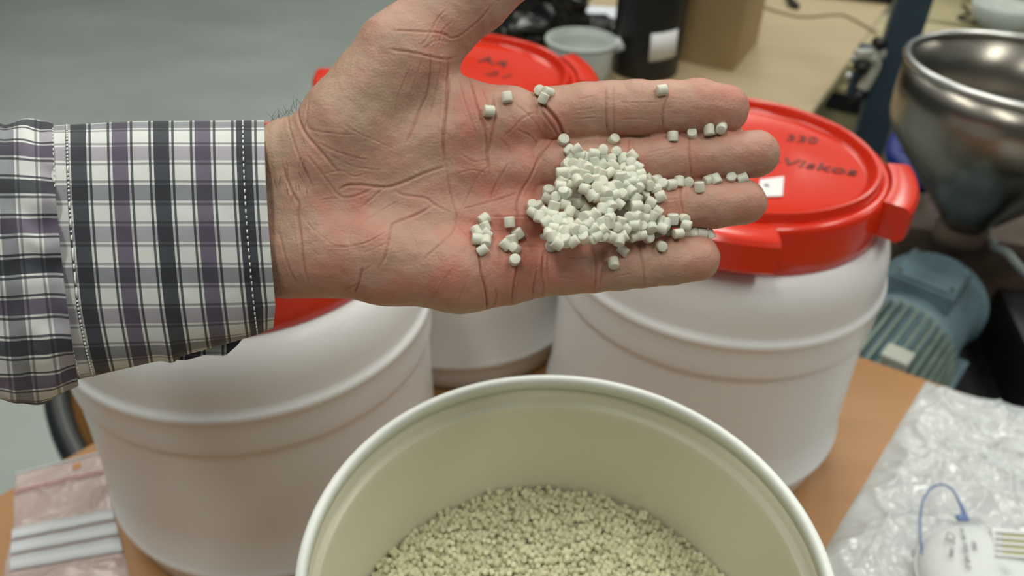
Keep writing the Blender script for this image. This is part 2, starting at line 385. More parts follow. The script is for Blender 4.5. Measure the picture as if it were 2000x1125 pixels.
def surface_nets(val):
    s = val < 0; cells = np.array(val.shape)-1
    acc = np.zeros((*cells, 3)); cnt = np.zeros(cells)
    corners = [(i, j, k) for i in (0, 1) for j in (0, 1) for k in (0, 1)]
    def sub(c): return tuple(slice(c[i], c[i]+cells[i]) for i in range(3))
    for a in corners:
        for ax in range(3):
            if a[ax]: continue
            b = list(a); b[ax] = 1
            va, vb_ = val[sub(a)], val[sub(b)]; m = (va < 0) != (vb_ < 0)
            t = np.where(m, va/np.where(m, va-vb_, 1), 0)
            for i in range(3): acc[..., i] += np.where(m, a[i]+(t if i == ax else 0), 0)
            cnt += m
    act = cnt > 0; idx = -np.ones(cells, int); idx[act] = np.arange(act.sum())
    pos = (np.argwhere(act)+acc[act]/cnt[act][:, None])*vox+lo
    quads = []
    for ax in range(3):
        u, v = (ax+1) % 3, (ax+2) % 3
        sl = [slice(1, -1)]*3; sl[ax] = slice(0, -1); sl2 = list(sl); sl2[ax] = slice(1, None)
        A, B = s[tuple(sl)], s[tuple(sl2)]
        w = np.argwhere(A != B); flip = A[A != B]
        for i in range(3):
            if i != ax: w[:, i] += 1
        eu = np.zeros(3, int); eu[u] = 1; ev = np.zeros(3, int); ev[v] = 1
        q_ = np.stack([idx[tuple((w-eu-ev).T)], idx[tuple((w-ev).T)], idx[tuple(w.T)], idx[tuple((w-eu).T)]], 1)
        q_[~flip] = q_[~flip][:, ::-1]; quads.append(q_)
    return pos, np.concatenate(quads)
pos, quads = surface_nets(val)
me = bpy.data.meshes.new('coarse'); me.from_pydata(pos.tolist(), [], quads.tolist())
tmp = bpy.data.objects.new('tmp', me); COL.objects.link(tmp)
md_ = tmp.modifiers.new('s', 'SUBSURF'); md_.levels = 2; md_.subdivision_type = 'CATMULL_CLARK'
bpy.context.view_layer.update()
hm = bpy.data.meshes.new_from_object(tmp.evaluated_get(bpy.context.evaluated_depsgraph_get())); bpy.data.objects.remove(tmp)
N = len(hm.vertices); V = np.zeros(N*3); hm.vertices.foreach_get('co', V); V = V.reshape(-1, 3)
def grad(p, e=1.0):
    g = np.stack([SDF(p+np.eye(3)[i]*e)-SDF(p-np.eye(3)[i]*e) for i in range(3)], 1)
    return g/np.maximum(np.linalg.norm(g, axis=1), 1e-6)[:, None]
nrm = grad(V, 2.0)
for _ in range(2): V = V-nrm*np.clip(SDF(V), -6, 6)[:, None]*.9
nrm = grad(V, 2.0)
# creases traced on the palm: (depth, width, points)
CR = [
 (7, 6, [(876, 118), (874, 168), (870, 210), (865, 270), (868, 318)]), (6, 5, [(915, 144), (927, 192), (933, 216), (948, 258), (951, 300), (955, 345)]),
 (6, 5, [(963, 186), (965, 228), (958, 279), (951, 300)]), (3.5, 4, [(895, 150), (905, 190), (918, 230), (930, 262)]), (3, 4, [(940, 172), (950, 200), (958, 230)]),
 (4, 4, [(871, 321), (876, 360), (885, 399), (891, 420), (888, 441), (876, 462), (846, 489), (825, 510)]),
 (5.5, 5, [(870, 324), (828, 339), (786, 357), (752, 366), (710, 362), (680, 362), (662, 371)]),
 (3.5, 3.5, [(752, 366), (734, 381), (704, 408)]), (4, 4, [(770, 372), (788, 381), (812, 384), (833, 387), (849, 399), (881, 414)]),
 (2.5, 3, [(791, 387), (755, 405), (722, 426), (698, 444)]), (5, 4.5, [(849, 399), (812, 420), (770, 435), (764, 444), (760, 468), (752, 501), (737, 528)]),
 (6, 4.5, [(707, 522), (701, 552), (692, 573)]), (3, 3.5, [(725, 519), (707, 531)]), (3, 3, [(761, 450), (716, 474), (668, 483), (640, 482)]), (2.5, 3, [(755, 475), (710, 495)]),
 (2.5, 3, [(590, 420), (608, 444), (630, 462), (650, 478), (672, 482)]),
 (5, 5, [(551, 318), (569, 372), (584, 399), (581, 420), (587, 468), (593, 516), (604, 555)]), (3.5, 4, [(545, 456), (560, 510), (578, 555)]),
 (3, 4, [(561, 214), (566, 250), (578, 290), (600, 340), (612, 370)]), (5, 5, [(581, 210), (587, 240), (599, 264), (620, 288), (644, 316), (662, 338)]),
 (3, 3.5, [(602, 192), (599, 228), (605, 252), (656, 261), (692, 264)]), (3, 3.5, [(614, 276), (662, 298), (692, 307), (716, 313)]),
 (3.5, 4, [(598, 300), (622, 330), (656, 375), (674, 386), (704, 380), (734, 365)]), (3, 3, [(632, 340), (668, 334), (692, 345), (712, 339)]), (2.5, 3, [(626, 390), (662, 387)]),
 (2.5, 3, [(668, 240), (700, 260), (735, 275), (765, 290)]), (2.5, 3, [(640, 300), (690, 325), (740, 332)]),
 (4, 4, [(764, 60), (800, 60), (830, 62), (861, 65), (882, 75)]), (4.5, 4.5, [(758, 96), (788, 100), (818, 105), (840, 111), (873, 116), (893, 112)]),
 (3, 3.5, [(821, 90), (836, 72), (855, 36), (873, 18)]), (4, 4, [(876, 75), (900, 69), (939, 36), (960, 10)]), (2.5, 3, [(855, 95), (865, 60), (885, 40)]), (3, 3, [(830, 95), (850, 80), (880, 82)]),
 (5, 4.5, [(840, 105), (840, 144), (834, 186), (818, 219), (800, 264), (794, 279)]), (3, 4, [(860, 125), (855, 160), (848, 192), (838, 225)]),
 (3, 3, [(806, 120), (788, 162), (776, 192), (773, 228)]), (2.5, 3, [(825, 115), (812, 150), (800, 190)]),
 (6, 4.5, [(1087, 266), (1070, 283), (1056, 300), (1040, 335), (1018, 375), (1008, 399), (1011, 426), (1009, 450)]),
 (10, 5.5, [(1048, 186), (1062, 205), (1080, 225), (1092, 242), (1100, 262), (1111, 281)]), (5, 4, [(1060, 220), (1078, 245), (1092, 266)]),
 (3.5, 3.5, [(982, 269), (1005, 247), (1019, 232), (1040, 222)]), (3.5, 3.5, [(1009, 252), (1036, 266), (1050, 286)]), (3, 3.5, [(1005, 203), (1022, 218), (1045, 242), (1060, 262)]),
 (3, 3.5, [(934, 208), (945, 240), (960, 268)]), (3, 3.5, [(975, 268), (990, 285), (1000, 305)]), (4, 3.5, [(993, 318), (981, 339), (963, 372), (957, 390)]),
 (3.5, 3.5, [(906, 405), (951, 393), (1008, 378)]), (3, 3.5, [(955, 423), (1011, 423), (1065, 422)]), (3, 3.5, [(894, 417), (921, 369), (933, 345), (960, 320)]),
 (3, 3.5, [(885, 429), (903, 450), (921, 465)]), (3, 3, [(900, 300), (925, 315), (955, 310)]), (3, 3, [(890, 340), (920, 332), (950, 338)]),
 (8, 4, [(930, 470), (937, 501), (940, 534), (948, 564), (951, 594), (951, 606)]), (5, 3.5, [(968, 564), (970, 582), (963, 600)]), (7, 4, [(1006, 505), (1008, 530), (1004, 555), (999, 592)]), (3, 3, [(1014, 530), (1010, 560), (1006, 585)]),
 (5, 3.5, [(1049, 528), (1044, 550), (1040, 576)]), (5, 4, [(1062, 492), (1059, 534), (1062, 560), (1060, 580)]), (3, 3, [(1071, 500), (1070, 540), (1074, 560)]), (4, 3.5, [(1023, 483), (1068, 482), (1082, 487)]),
 (2.5, 3, [(885, 522), (860, 558), (840, 588)]), (2.5, 3, [(911, 552), (892, 592)]), (2.5, 3, [(668, 570), (710, 549)]), (2.2, 3, [(800, 450), (815, 480), (820, 510)]),
 (6, 4, [(1183, 168), (1184, 200), (1184, 228), (1187, 262)]), (4, 3.5, [(1198, 165), (1198, 200), (1199, 232), (1200, 264)]), (2.5, 3, [(1128, 215), (1158, 212)]), (3, 3, [(1121, 233), (1150, 231), (1180, 232)]), (2, 3, [(1130, 195), (1160, 188)]),
 (5.5, 4, [(1303, 165), (1302, 189), (1297, 208), (1294, 225), (1295, 255)]), (2.5, 3, [(1210, 201), (1250, 201), (1288, 200)]), (2.5, 3, [(1214, 233), (1240, 232), (1270, 236)]), (2, 3, [(1253, 165), (1254, 185)]),
 (5.5, 4, [(1347, 266), (1345, 293), (1348, 320), (1350, 348)]), (2.5, 3, [(1261, 300), (1290, 293), (1322, 288)]), (5, 4, [(1229, 270), (1227, 300), (1226, 340)]), (3, 3, [(1237, 272), (1237, 310)]),
 (5, 4, [(1329, 360), (1329, 390), (1334, 410), (1336, 440)]), (3, 3, [(1340, 362), (1342, 390)]), (2.5, 3, [(1295, 390), (1325, 389)]), (4, 4, [(1212, 365), (1212, 430)]),
 (5.5, 4, [(1156, 474), (1160, 493), (1164, 519), (1162, 545), (1160, 568)]), (4, 3.5, [(1178, 476), (1177, 500), (1175, 530), (1170, 562)]), (5, 4, [(1246, 471), (1249, 483), (1251, 500), (1256, 521), (1258, 558)]),
 (2.5, 3, [(1100, 500), (1125, 506), (1150, 504)]), (2.5, 3, [(1190, 505), (1225, 503)]), (2.5, 3, [(1090, 540), (1120, 545)]), (2, 3, [(1200, 540), (1235, 536)]),
]
kk = (F-V[:, 2])/F; PX = V[:, 0]/kk+1000; PY = 562.5-V[:, 1]/kk
disp = np.zeros(N); cre = np.zeros(N)
front = np.clip(nrm[:, 2]*2.2+.25, 0, 1)
for dep, wid, pts in CR:
    pts = np.array([(p.x, p.y) for p in spline([(a, b, 0) for a, b in pts], 4)])
    m = (PX > pts[:, 0].min()-22) & (PX < pts[:, 0].max()+22) & (PY > pts[:, 1].min()-22) & (PY < pts[:, 1].max()+22) & (nrm[:, 2] > -.2)
    ii = np.nonzero(m)[0]; q_ = np.stack([PX[ii], PY[ii]], 1); best = np.full(len(ii), 1e9); par = np.zeros(len(ii)); n_ = len(pts)-1
    for i in range(n_):
        a, b = pts[i], pts[i+1]; ab = b-a; t = np.clip(((q_-a) @ ab)/(ab @ ab+1e-9), 0, 1); d = np.linalg.norm(q_-(a+t[:, None]*ab), axis=1)
        u = d < best; best = np.where(u, d, best); par = np.where(u, (i+t)/n_, par)
    tap = np.clip(np.minimum(par, 1-par)*6+.25, 0, 1)
    w = wid*.46; g = np.exp(-(best/w)**2)*tap
    d_ = -dep*(.22+.045*dep)*g+dep*.13*np.exp(-((best-w*2.4)/(w*1.6))**2)*tap
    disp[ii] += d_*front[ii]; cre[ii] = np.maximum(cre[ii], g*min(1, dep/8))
# soft skin undulation and knuckle pads
def nz(sc, seed):
    return np.array([noise.noise(Vector((x*sc+seed, y*sc, z*sc))) for x, y, z in V])
und = nz(.016, 3.0); fine = nz(.055, 9.0)
disp += (und*3.2+fine*1.1)*np.clip(front+.3, 0, 1)
def blob(x, y, sx, sy, a): return a*np.exp(-((PX-x)/sx)**2-((PY-y)/sy)**2)
disp += (blob(1035, 225, 45, 45, 6)+blob(1020, 340, 38, 36, 4)+blob(1020, 480, 45, 40, 4)-blob(930, 380, 90, 90, 8)-blob(870, 330, 40, 60, 4))*front
V = V+nrm*disp[:, None]
red = (blob(1000, 440, 130, 130, .8)+blob(660, 400, 80, 100, .3)+blob(1050, 250, 90, 70, .45)+blob(840, 560, 200, 55, .5)+blob(860, 80, 60, 50, .5)+blob(1400, 300, 110, 190, .45)+blob(930, 200, 35, 80, .6)
       + blob(1110, 520, 60, 50, .4)+blob(1250, 400, 60, 60, .45)-blob(720, 180, 110, 100, .35)-blob(540, 300, 45, 140, .7)-blob(840, 470, 60, 60, .2)+und*.5+nz(.03, 21.)*.35)
hm.vertices.foreach_set('co', (V*SC).ravel())
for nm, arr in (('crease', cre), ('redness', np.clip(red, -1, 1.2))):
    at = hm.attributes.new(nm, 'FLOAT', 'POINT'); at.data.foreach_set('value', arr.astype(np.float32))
def skin_mat():
    m = bpy.data.materials.new('skin'); m.use_nodes = True; nt = m.node_tree; p = nt.nodes['Principled BSDF']; l = nt.links.new
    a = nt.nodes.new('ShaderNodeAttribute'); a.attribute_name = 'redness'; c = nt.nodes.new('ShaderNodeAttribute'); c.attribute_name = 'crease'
    tc = nt.nodes.new('ShaderNodeTexCoord')
    mr = nt.nodes.new('ShaderNodeMapRange'); mr.inputs[1].default_value = -.6; mr.inputs[2].default_value = .95; l(a.outputs['Fac'], mr.inputs[0])
    n = nt.nodes.new('ShaderNodeTexNoise'); n.inputs['Scale'].default_value = 260; n.inputs['Detail'].default_value = 5; l(tc.outputs['Object'], n.inputs['Vector'])
    ad = nt.nodes.new('ShaderNodeMath'); ad.operation = 'MULTIPLY_ADD'; ad.inputs[1].default_value = .35; ad.inputs[2].default_value = -.175; l(n.outputs['Fac'], ad.inputs[0])
    ad2 = nt.nodes.new('ShaderNodeMath'); l(mr.outputs[0], ad2.inputs[0]); l(ad.outputs[0], ad2.inputs[1])
    r = nt.nodes.new('ShaderNodeValToRGB'); e = r.color_ramp.elements
    e[0].position = 0; e[0].color = (.46, .305, .215, 1); e[1].position = 1; e[1].color = (.54, .195, .14, 1)
    x = e.new(.45); x.color = (.51, .285, .21, 1); l(ad2.outputs[0], r.inputs['Fac'])
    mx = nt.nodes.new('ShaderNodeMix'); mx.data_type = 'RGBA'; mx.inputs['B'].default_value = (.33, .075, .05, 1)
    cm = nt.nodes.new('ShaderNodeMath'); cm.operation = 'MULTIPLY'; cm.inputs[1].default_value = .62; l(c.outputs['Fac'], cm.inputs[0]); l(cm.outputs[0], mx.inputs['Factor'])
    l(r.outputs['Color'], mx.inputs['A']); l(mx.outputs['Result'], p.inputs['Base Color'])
    v = nt.nodes.new('ShaderNodeTexVoronoi'); v.inputs['Scale'].default_value = 900; l(tc.outputs['Object'], v.inputs['Vector'])
    mp = nt.nodes.new('ShaderNodeMapping'); mp.inputs['Rotation'].default_value[2] = .5; mp.inputs['Scale'].default_value = (260, 900, 500); l(tc.outputs['Object'], mp.inputs['Vector'])
    n2 = nt.nodes.new('ShaderNodeTexNoise'); n2.inputs['Scale'].default_value = 1.0; n2.inputs['Detail'].default_value = 4; n2.inputs['Distortion'].default_value = 1.0; l(mp.outputs[0], n2.inputs['Vector'])
    b1 = nt.nodes.new('ShaderNodeBump'); b1.inputs['Strength'].default_value = .28; b1.inputs['Distance'].default_value = .0004; l(v.outputs['Distance'], b1.inputs['Height'])
    b2 = nt.nodes.new('ShaderNodeBump'); b2.inputs['Strength'].default_value = .2; b2.inputs['Distance'].default_value = .0006; l(n2.outputs['Fac'], b2.inputs['Height']); l(b1.outputs[0], b2.inputs['Normal'])
    l(b2.outputs[0], p.inputs['Normal'])
    p.inputs['Roughness'].default_value = .52; p.inputs['Subsurface Weight'].default_value = .18; p.inputs['Subsurface Radius'].default_value = (1, .35, .2); p.inputs['Subsurface Scale'].default_value = .003
    return m
hm.materials.clear(); hm.materials.append(skin_mat()); hm.name = 'open_hand'
hm.polygons.foreach_set('use_smooth', [True]*len(hm.polygons)); hm.update()
hand = bpy.data.objects.new('open_hand', hm); COL.objects.link(hand); hand.parent = man
bvh = BVHTree.FromPolygons([tuple(v) for v in (V*SC).tolist()], [tuple(p.vertices) for p in hm.polygons])
def surf(px, py):      # skin height under a point of the palm, hand-local metres
    h = 60.
    for _ in range(4):
        x, y, _z = L(px, py, h)
        hit = bvh.ray_cast(Vector((x*SC, y*SC, .06)), Vector((0, 0, -1)))
        if hit[0] is None: return None
        h = hit[0].z/SC
    return Vector((x*SC, y*SC, h*SC)), hit[1]

# hair on the wrist
hv, hf = [], []
for i in range(75):
    px = random.uniform(522, 615) if i < 45 else random.uniform(528, 600); py = 236-(px-520)*.45
    if i >= 45: py = random.uniform(230, 380)
    if i < 45:
        a = Vector(L(px, py+random.uniform(2, 14), random.uniform(-30, 25))); ln = random.uniform(14, 34)
        d = Vector((random.uniform(-.9, .5), random.uniform(.3, 1), random.uniform(-.2, .5))).normalized()
        bnd = Vector((random.uniform(.2, 1), -.2, .2))
    else:
        s_ = surf(px, py)
        if not s_: continue
        a = s_[0]/SC; ln = random.uniform(12, 26); d = Vector((random.uniform(-.2, .3), random.uniform(-1, -.3), .25)).normalized(); bnd = Vector((.3, 0, -.3))
    pts = [(a+d*ln*t+bnd*ln*.35*t*t)*SC for t in (0, .33, .66, 1)]
    t_ = tube(pts, [.00006, .00005, .00004, .00002], 4); o_ = len(hv); hv += t_[0]; hf += [tuple(k+o_ for k in q) for q in t_[1]]
o = mobj('wrist_hair', (hv, hf), mat('dark_hair', (.03, .022, .016), .5), man); tag(o, 'fine dark hairs at the wrist', kind='stuff')

# ---- shirt
def plaid(name, swap=False):
    m = bpy.data.materials.new(name); m.use_nodes = True; nt = m.node_tree; p = nt.nodes['Principled BSDF']; l = nt.links.new
    uv = nt.nodes.new('ShaderNodeUVMap'); uv.uv_map = 'UVMap'; sp = nt.nodes.new('ShaderNodeSeparateXYZ'); l(uv.outputs[0], sp.inputs[0])
    Wt, NV, PU, TH = (.72, .73, .71, 1), (.020, .023, .030, 1), (.085, .066, .105, 1), (.045, .05, .055, 1)
    outs = []
    for ch_, ex in ((0, .72), (1, .28)):
        fr = nt.nodes.new('ShaderNodeMath'); fr.operation = 'FRACT'; l(sp.outputs[ch_ if not swap else 1-ch_], fr.inputs[0])
        r = nt.nodes.new('ShaderNodeValToRGB'); cr_ = r.color_ramp; cr_.interpolation = 'CONSTANT'
        stops = [(15.5, TH), (20.5, Wt), (25, NV), (56, Wt), (60.5, TH), (65.5, Wt), (96.5, TH), (101.5, Wt), (106, PU), (137, Wt), (141.5, TH), (146.5, Wt)]
        cr_.elements[0].position = 0; cr_.elements[0].color = Wt; cr_.elements[1].position = stops[-1][0]/162; cr_.elements[1].color = Wt
        for s_, c_ in stops[:-1]: e = cr_.elements.new(s_/162); e.color = c_
        l(fr.outputs[0], r.inputs['Fac']); g = nt.nodes.new('ShaderNodeGamma'); g.inputs[1].default_value = ex; l(r.outputs['Color'], g.inputs[0]); outs.append(g)
    mx = nt.nodes.new('ShaderNodeMix'); mx.data_type = 'RGBA'; mx.blend_type = 'MULTIPLY'; mx.inputs['Factor'].default_value = 1
    l(outs[0].outputs[0], mx.inputs['A']); l(outs[1].outputs[0], mx.inputs['B']); l(mx.outputs['Result'], p.inputs['Base Color'])
    w = nt.nodes.new('ShaderNodeTexNoise'); w.inputs['Scale'].default_value = 160; mp = nt.nodes.new('ShaderNodeMapping'); mp.inputs['Scale'].default_value = (1, 1, 1); l(uv.outputs[0], mp.inputs[0]); l(mp.outputs[0], w.inputs['Vector'])
    b = nt.nodes.new('ShaderNodeBump'); b.inputs['Strength'].default_value = .35; b.inputs['Distance'].default_value = .0004; l(w.outputs['Fac'], b.inputs['Height']); l(b.outputs[0], p.inputs['Normal'])
    p.inputs['Roughness'].default_value = .85; p.inputs['Sheen Weight'].default_value = .15
    return m
M_plaid, M_plaid2 = plaid('checked_cotton'), plaid('checked_cotton_crosswise', True)
HC, HA = -24., 129.
def section(yt, yb, ha, n, ex=2.35):
    out = []; cy_, a = (yt+yb)/2, (yb-yt)/2
    for i in range(n+1):
        w = 2*math.pi*i/n+math.pi; c, s_ = math.cos(w), math.sin(w)
        out.append((cy_-a*math.copysign(abs(s_)**(2/ex), s_), HC+ha*math.copysign(abs(c)**(2/ex), c)))
    return out
def cloth(name, xs, fn, n, matl, parent, uoff, voff, thick):
    vs, uvs = [], []
    for x in xs:
        ring_ = fn(x, n); arc = [0]
        for i in range(n): arc.append(arc[-1]+math.hypot(ring_[i+1][1]-ring_[i][1], ring_[i+1][2]-ring_[i][2]))
        k0 = next(i for i in range(n//2, n-2) if ring_[i+1][1] < 400 <= ring_[i][1]) ; t0_ = (ring_[k0][1]-400)/(ring_[k0][1]-ring_[k0+1][1]); a0 = arc[k0]+t0_*(arc[k0+1]-arc[k0])
        for i in range(n+1):
            X, y, h = ring_[i]; vs.append(Vector(L(X, y, h))*SC); a = arc[i]-a0
            uvs.append(((x+uoff)/162, (voff-a)/162))
    m = n+1; fs = [(j*m+i, j*m+i+1, (j+1)*m+i+1, (j+1)*m+i) for j in range(len(xs)-1) for i in range(n)]
    o = mobj(name, (vs, fs), matl, parent)
    uvl = o.data.uv_layers.new(name='UVMap')
    for lp in o.data.loops: uvl.data[lp.index].uv = uvs[lp.vertex_index]
    md_ = o.modifiers.new('solid', 'SOLIDIFY'); md_.thickness = thick; md_.offset = 1
    return o
def shift(y): return 22*(max(0, y-240)/360)**1.8
def cuff_fn(x, n):
    f = (x-95)/(516-95); yt = 246-9*min(1, f*2.5)-2*f; yb = 742-40*min(1, f/.45)-(60*max(0, (f-.45)/.55)**1.1)+9*math.exp(-((x-296)/16)**2)
    out = []
    for i, (y, h) in enumerate(section(yt, yb, HA-6*f, n)):
        w = 3.0*noise.noise(Vector((x*.008, y*.010, h*.01)))+1.2*noise.noise(Vector((x*.03, y*.02, 5)))
        sag = .5*max(0, (y-600)/100)**2
        curl = -10*max(0, (y-600)/45)*max(0, f-.9)/.1 if y > 600 else 0
        out.append((x+shift(y)*(1+.35*(1-f)*max(0, (y-600)/135))+min(0, curl), y, h+w))
    return out
cuff = cloth('shirt_cuff', np.linspace(95, 516, 110), cuff_fn, 200, M_plaid, man, -314+40.5, 64.5, .0007)
cuff['label'] = 'checked shirt cuff with two rows of white stitching'
# which y does the arc centre sit at: purple weft band through y = 457
def sleeve_fn(x, n):
    f = (x+260)/(100+260)
    yt = 238+6*math.sin(x*.05)+ (-8 if 10 < x < 80 else 0)*math.sin((x-10)/70*math.pi); yb = 782-4*f
    nar = max(0, (x-70)/40)**2*9
    out = []
    for i, (y, h) in enumerate(section(yt+nar, yb-nar*2.4, HA+16-nar, n, 2.2)):
        ph = i/n*2*math.pi; g = math.exp(-((100-x)/90)**2)
        w = 16*g*noise.noise(Vector((x*.012, y*.022, h*.01+3)))+7*noise.noise(Vector((x*.010, y*.012, 7)))+10*noise.noise(Vector((x*.022+4, y*.008, 1)))
        low = max(0, (y-600)/180)
        w += low*14*noise.noise(Vector((x*.03, y*.03, 2)))
        dy = 12*math.sin(x*.035+1.5)*low+18*noise.noise(Vector((x*.018, y*.006, 3)))*min(1, (104-x)/30)+5*noise.noise(Vector((x*.02, y*.01, 11)))
        out.append((x+shift(y)*1.15*f, y+dy, h+w))
    return out
sleeve = cloth('shirt_sleeve', np.linspace(-260, 104, 120), sleeve_fn, 240, M_plaid2, man, 30, 79+0, .0006)
sleeve['label'] = 'gathered checked sleeve above the cuff'
# underlap flap at the cuff opening
fv = [(342, 690), (342, 703), (362, 704), (398, 694), (440, 695), (462, 676), (480, 655), (470, 640), (400, 640)]
vs = [Vector(L(x, y, -40))*SC for x, y in fv]+[Vector(L(x, y, -46))*SC for x, y in fv]; k = len(fv)
o = mobj('cuff_underlap', (vs, [tuple(range(k-1, -1, -1)), tuple(range(k, 2*k))]+[(i, (i+1) % k, k+(i+1) % k, k+i) for i in range(k)]), M_plaid, man, smooth=False)
uvl = o.data.uv_layers.new(name='UVMap')
for lp in o.data.loops: x, y = fv[lp.vertex_index % k]; uvl.data[lp.index].uv = ((x-255)/162, (y-590)/162)
# stitching rows
def stitches(x0, step, dash, r, name='stitching'):
    pts = []
    prev = None; vv, ff = [], []
    rows = [v for v in cuff_fn(x0, 600)]
    rows = [v for v in rows if v[2] > HC-4]
    rows.sort(key=lambda v: v[1]); acc = 0; cur = []
    for i in range(1, len(rows)):
        acc += math.hypot(rows[i][1]-rows[i-1][1], rows[i][2]-rows[i-1][2])
        if (acc % step) < dash: cur.append(rows[i])
        elif len(cur) > 1:
            P_ = [Vector(L(a, b, c+4.2)) for a, b, c in (cur[0], cur[len(cur)//2], cur[-1])]; P_[0].z -= 1.5; P_[2].z -= 1.5
            t_ = tube([p*SC for p in P_], r, 6); o_ = len(vv); vv += t_[0]; ff += [tuple(q+o_ for q in f) for f in t_[1]]; cur = []
        else: cur = []
    o = mobj(name, (vv, ff), M_thread, cuff); return tag(o, kind='stuff')
M_thread = mat('white_thread', (.75, .75, .72), .7)
stitches(474, 13, 9.5, .00026); stitches(130, 8, 6.2, .00034); stitches(103, 11, 8, .0002)

# ------------------------------------------------------------------ pellets on the hand
pm = []
for i in range(8):
    me = bpy.data.meshes.new('plastic_pellet'); v_, f_ = pellet_mesh(.00205, .0039, i)
    me.from_pydata(v_, [], f_); me.materials.append(M_pellet); me.polygons.foreach_set('use_smooth', [True]*len(me.polygons)); me.update(); pm.append(me)
placed = []
def put_pellet(px, py, label, group, lift=0, idx=[0], tilt=None):
    s_ = surf(px, py)
    if s_ is None or s_[0].z < -16*SC: s_ = (Vector(L(px, py, -14))*SC, Vector((0, 0, 1)))
    p, n_ = s_; r = .0019
    z = max(p.z, -14*SC)+r*.95
    for q in placed:
        d = math.hypot(q.x-p.x, q.y-p.y)
        if d < 2*r*.9: z = max(z, q.z+math.sqrt((2*r*.9)**2-d*d)*.46)
    z += lift; h = z/SC; x, y, _ = L(px, py, h); c_ = Vector((x*SC, y*SC, z)); placed.append(c_)
    o = bpy.data.objects.new('plastic_pellet', pm[idx[0] % 8]); idx[0] += 1; COL.objects.link(o)
    u = random.random()
    if tilt is not None: e = Matrix.Rotation(tilt, 4, 'Z') @ Matrix.Rotation(math.pi/2, 4, 'Y')
    elif u < .62: e = Matrix.Rotation(random.uniform(0, 6.3), 4, 'Z') @ Matrix.Rotation(math.pi/2+random.uniform(-.35, .35), 4, 'Y')
    elif u < .8: e = Matrix.Rotation(random.uniform(-.35, .35), 4, 'X') @ Matrix.Rotation(random.uniform(-.35, .35), 4, 'Y')
    else: e = Matrix.Rotation(random.uniform(0, 6.3), 4, 'Z') @ Matrix.Rotation(random.uniform(.5, 1.1), 4, 'Y') @ Matrix.Rotation(1, 4, 'Z')
    o.matrix_world = HM @ Matrix.Translation(c_) @ e
    tag(o, label, 'pellet', group)
SG = 'scattered pellets on the hand'
solo = [
 (955, 217, 'pellet nearest the thumb, lodged in the fold at the thumb web'), (990, 190, 'single oval pellet on the palm below the index finger, right of the thumb web'),
 (1055, 178, 'left pellet of the clump of three at the index finger base'), (1070, 180, 'right pellet of the clump of three at the index finger base'), (1061, 192, 'lowest pellet of the clump of three at the index finger base'),
 (1293, 176, 'lone pellet lying on top of the index finger by its end crease'),
 (1100, 274, 'pellet in the notch where index and middle fingers start'), (1198, 273, 'pellet between index and middle fingers below the middle joint crease'),
 (1314, 267, 'pellet between index and middle fingers, right of the red gap'), (1352, 263, 'round pellet between index and middle fingers, second from their tips side clump'),
 (1385, 255, 'left pellet of the pair between the index and middle fingertips'), (1409, 250, 'right pellet of the pair between the index and middle fingertips'),
 (1366, 365, 'bright pellet standing alone on the top side of the ring finger'),
 (1385, 352, 'left dim pellet of the pair between middle and ring fingers'), (1398, 351, 'right bright pellet of the pair between middle and ring fingers'),
 (1428, 348, 'diamond-shaped pellet between middle and ring fingertips'), (1450, 349, 'pellet closest to the ring fingertip, in the gap below the middle finger'),
 (1345, 356, 'elongated pellet left of the bright one in the gap between middle and ring fingers'), (1326, 356, 'shaded pellet in the gap between middle and ring fingers, just past the pile'),
 (1292, 481, 'pellet lying on the little finger under the pile, nearest its tip'), (1217, 489, 'upper pellet of the pair on the middle of the little finger'), (1198, 513, 'lower pellet of the pair on the middle of the little finger'),
 (1076, 480, 'pellet at the lower left corner of the pile, on the little finger base'), (1125, 467, 'diamond-shaped pellet on the lower edge of the pile'),
 (995, 434, 'lone round pellet above the diagonal row on the palm'), (1012, 457, 'uppermost pellet of the diagonal row of four on the palm'), (1000, 468, 'second pellet of the diagonal row of four on the palm'),
 (987, 478, 'lowest left pellet of the diagonal row of four on the palm'), (1006, 485, 'lower right pellet of the diagonal row of four on the palm'), (1005, 508, 'single pellet at the bottom of the palm, below the diagonal row'),
 (945, 428, 'topmost pellet of the left cluster on the palm'), (948, 443, 'second pellet down in the left cluster on the palm'), (931, 452, 'left upper pellet of the left cluster on the palm'), (949, 457, 'right middle pellet of the left cluster on the palm'),
 (932, 467, 'left lower pellet of the left cluster on the palm'), (949, 471, 'right lower pellet of the left cluster on the palm'), (943, 488, 'bottommost pellet of the left cluster on the palm'),
 (1357, 455, 'pellet in the gap between ring and little fingers, nearest the pile'), (1371, 456, 'middle pellet of the shaded row between ring and little fingers'), (1386, 458, 'outermost pellet of the shaded row between ring and little fingers')]
for x, y, lb in solo: put_pellet(x, y, lb, SG)
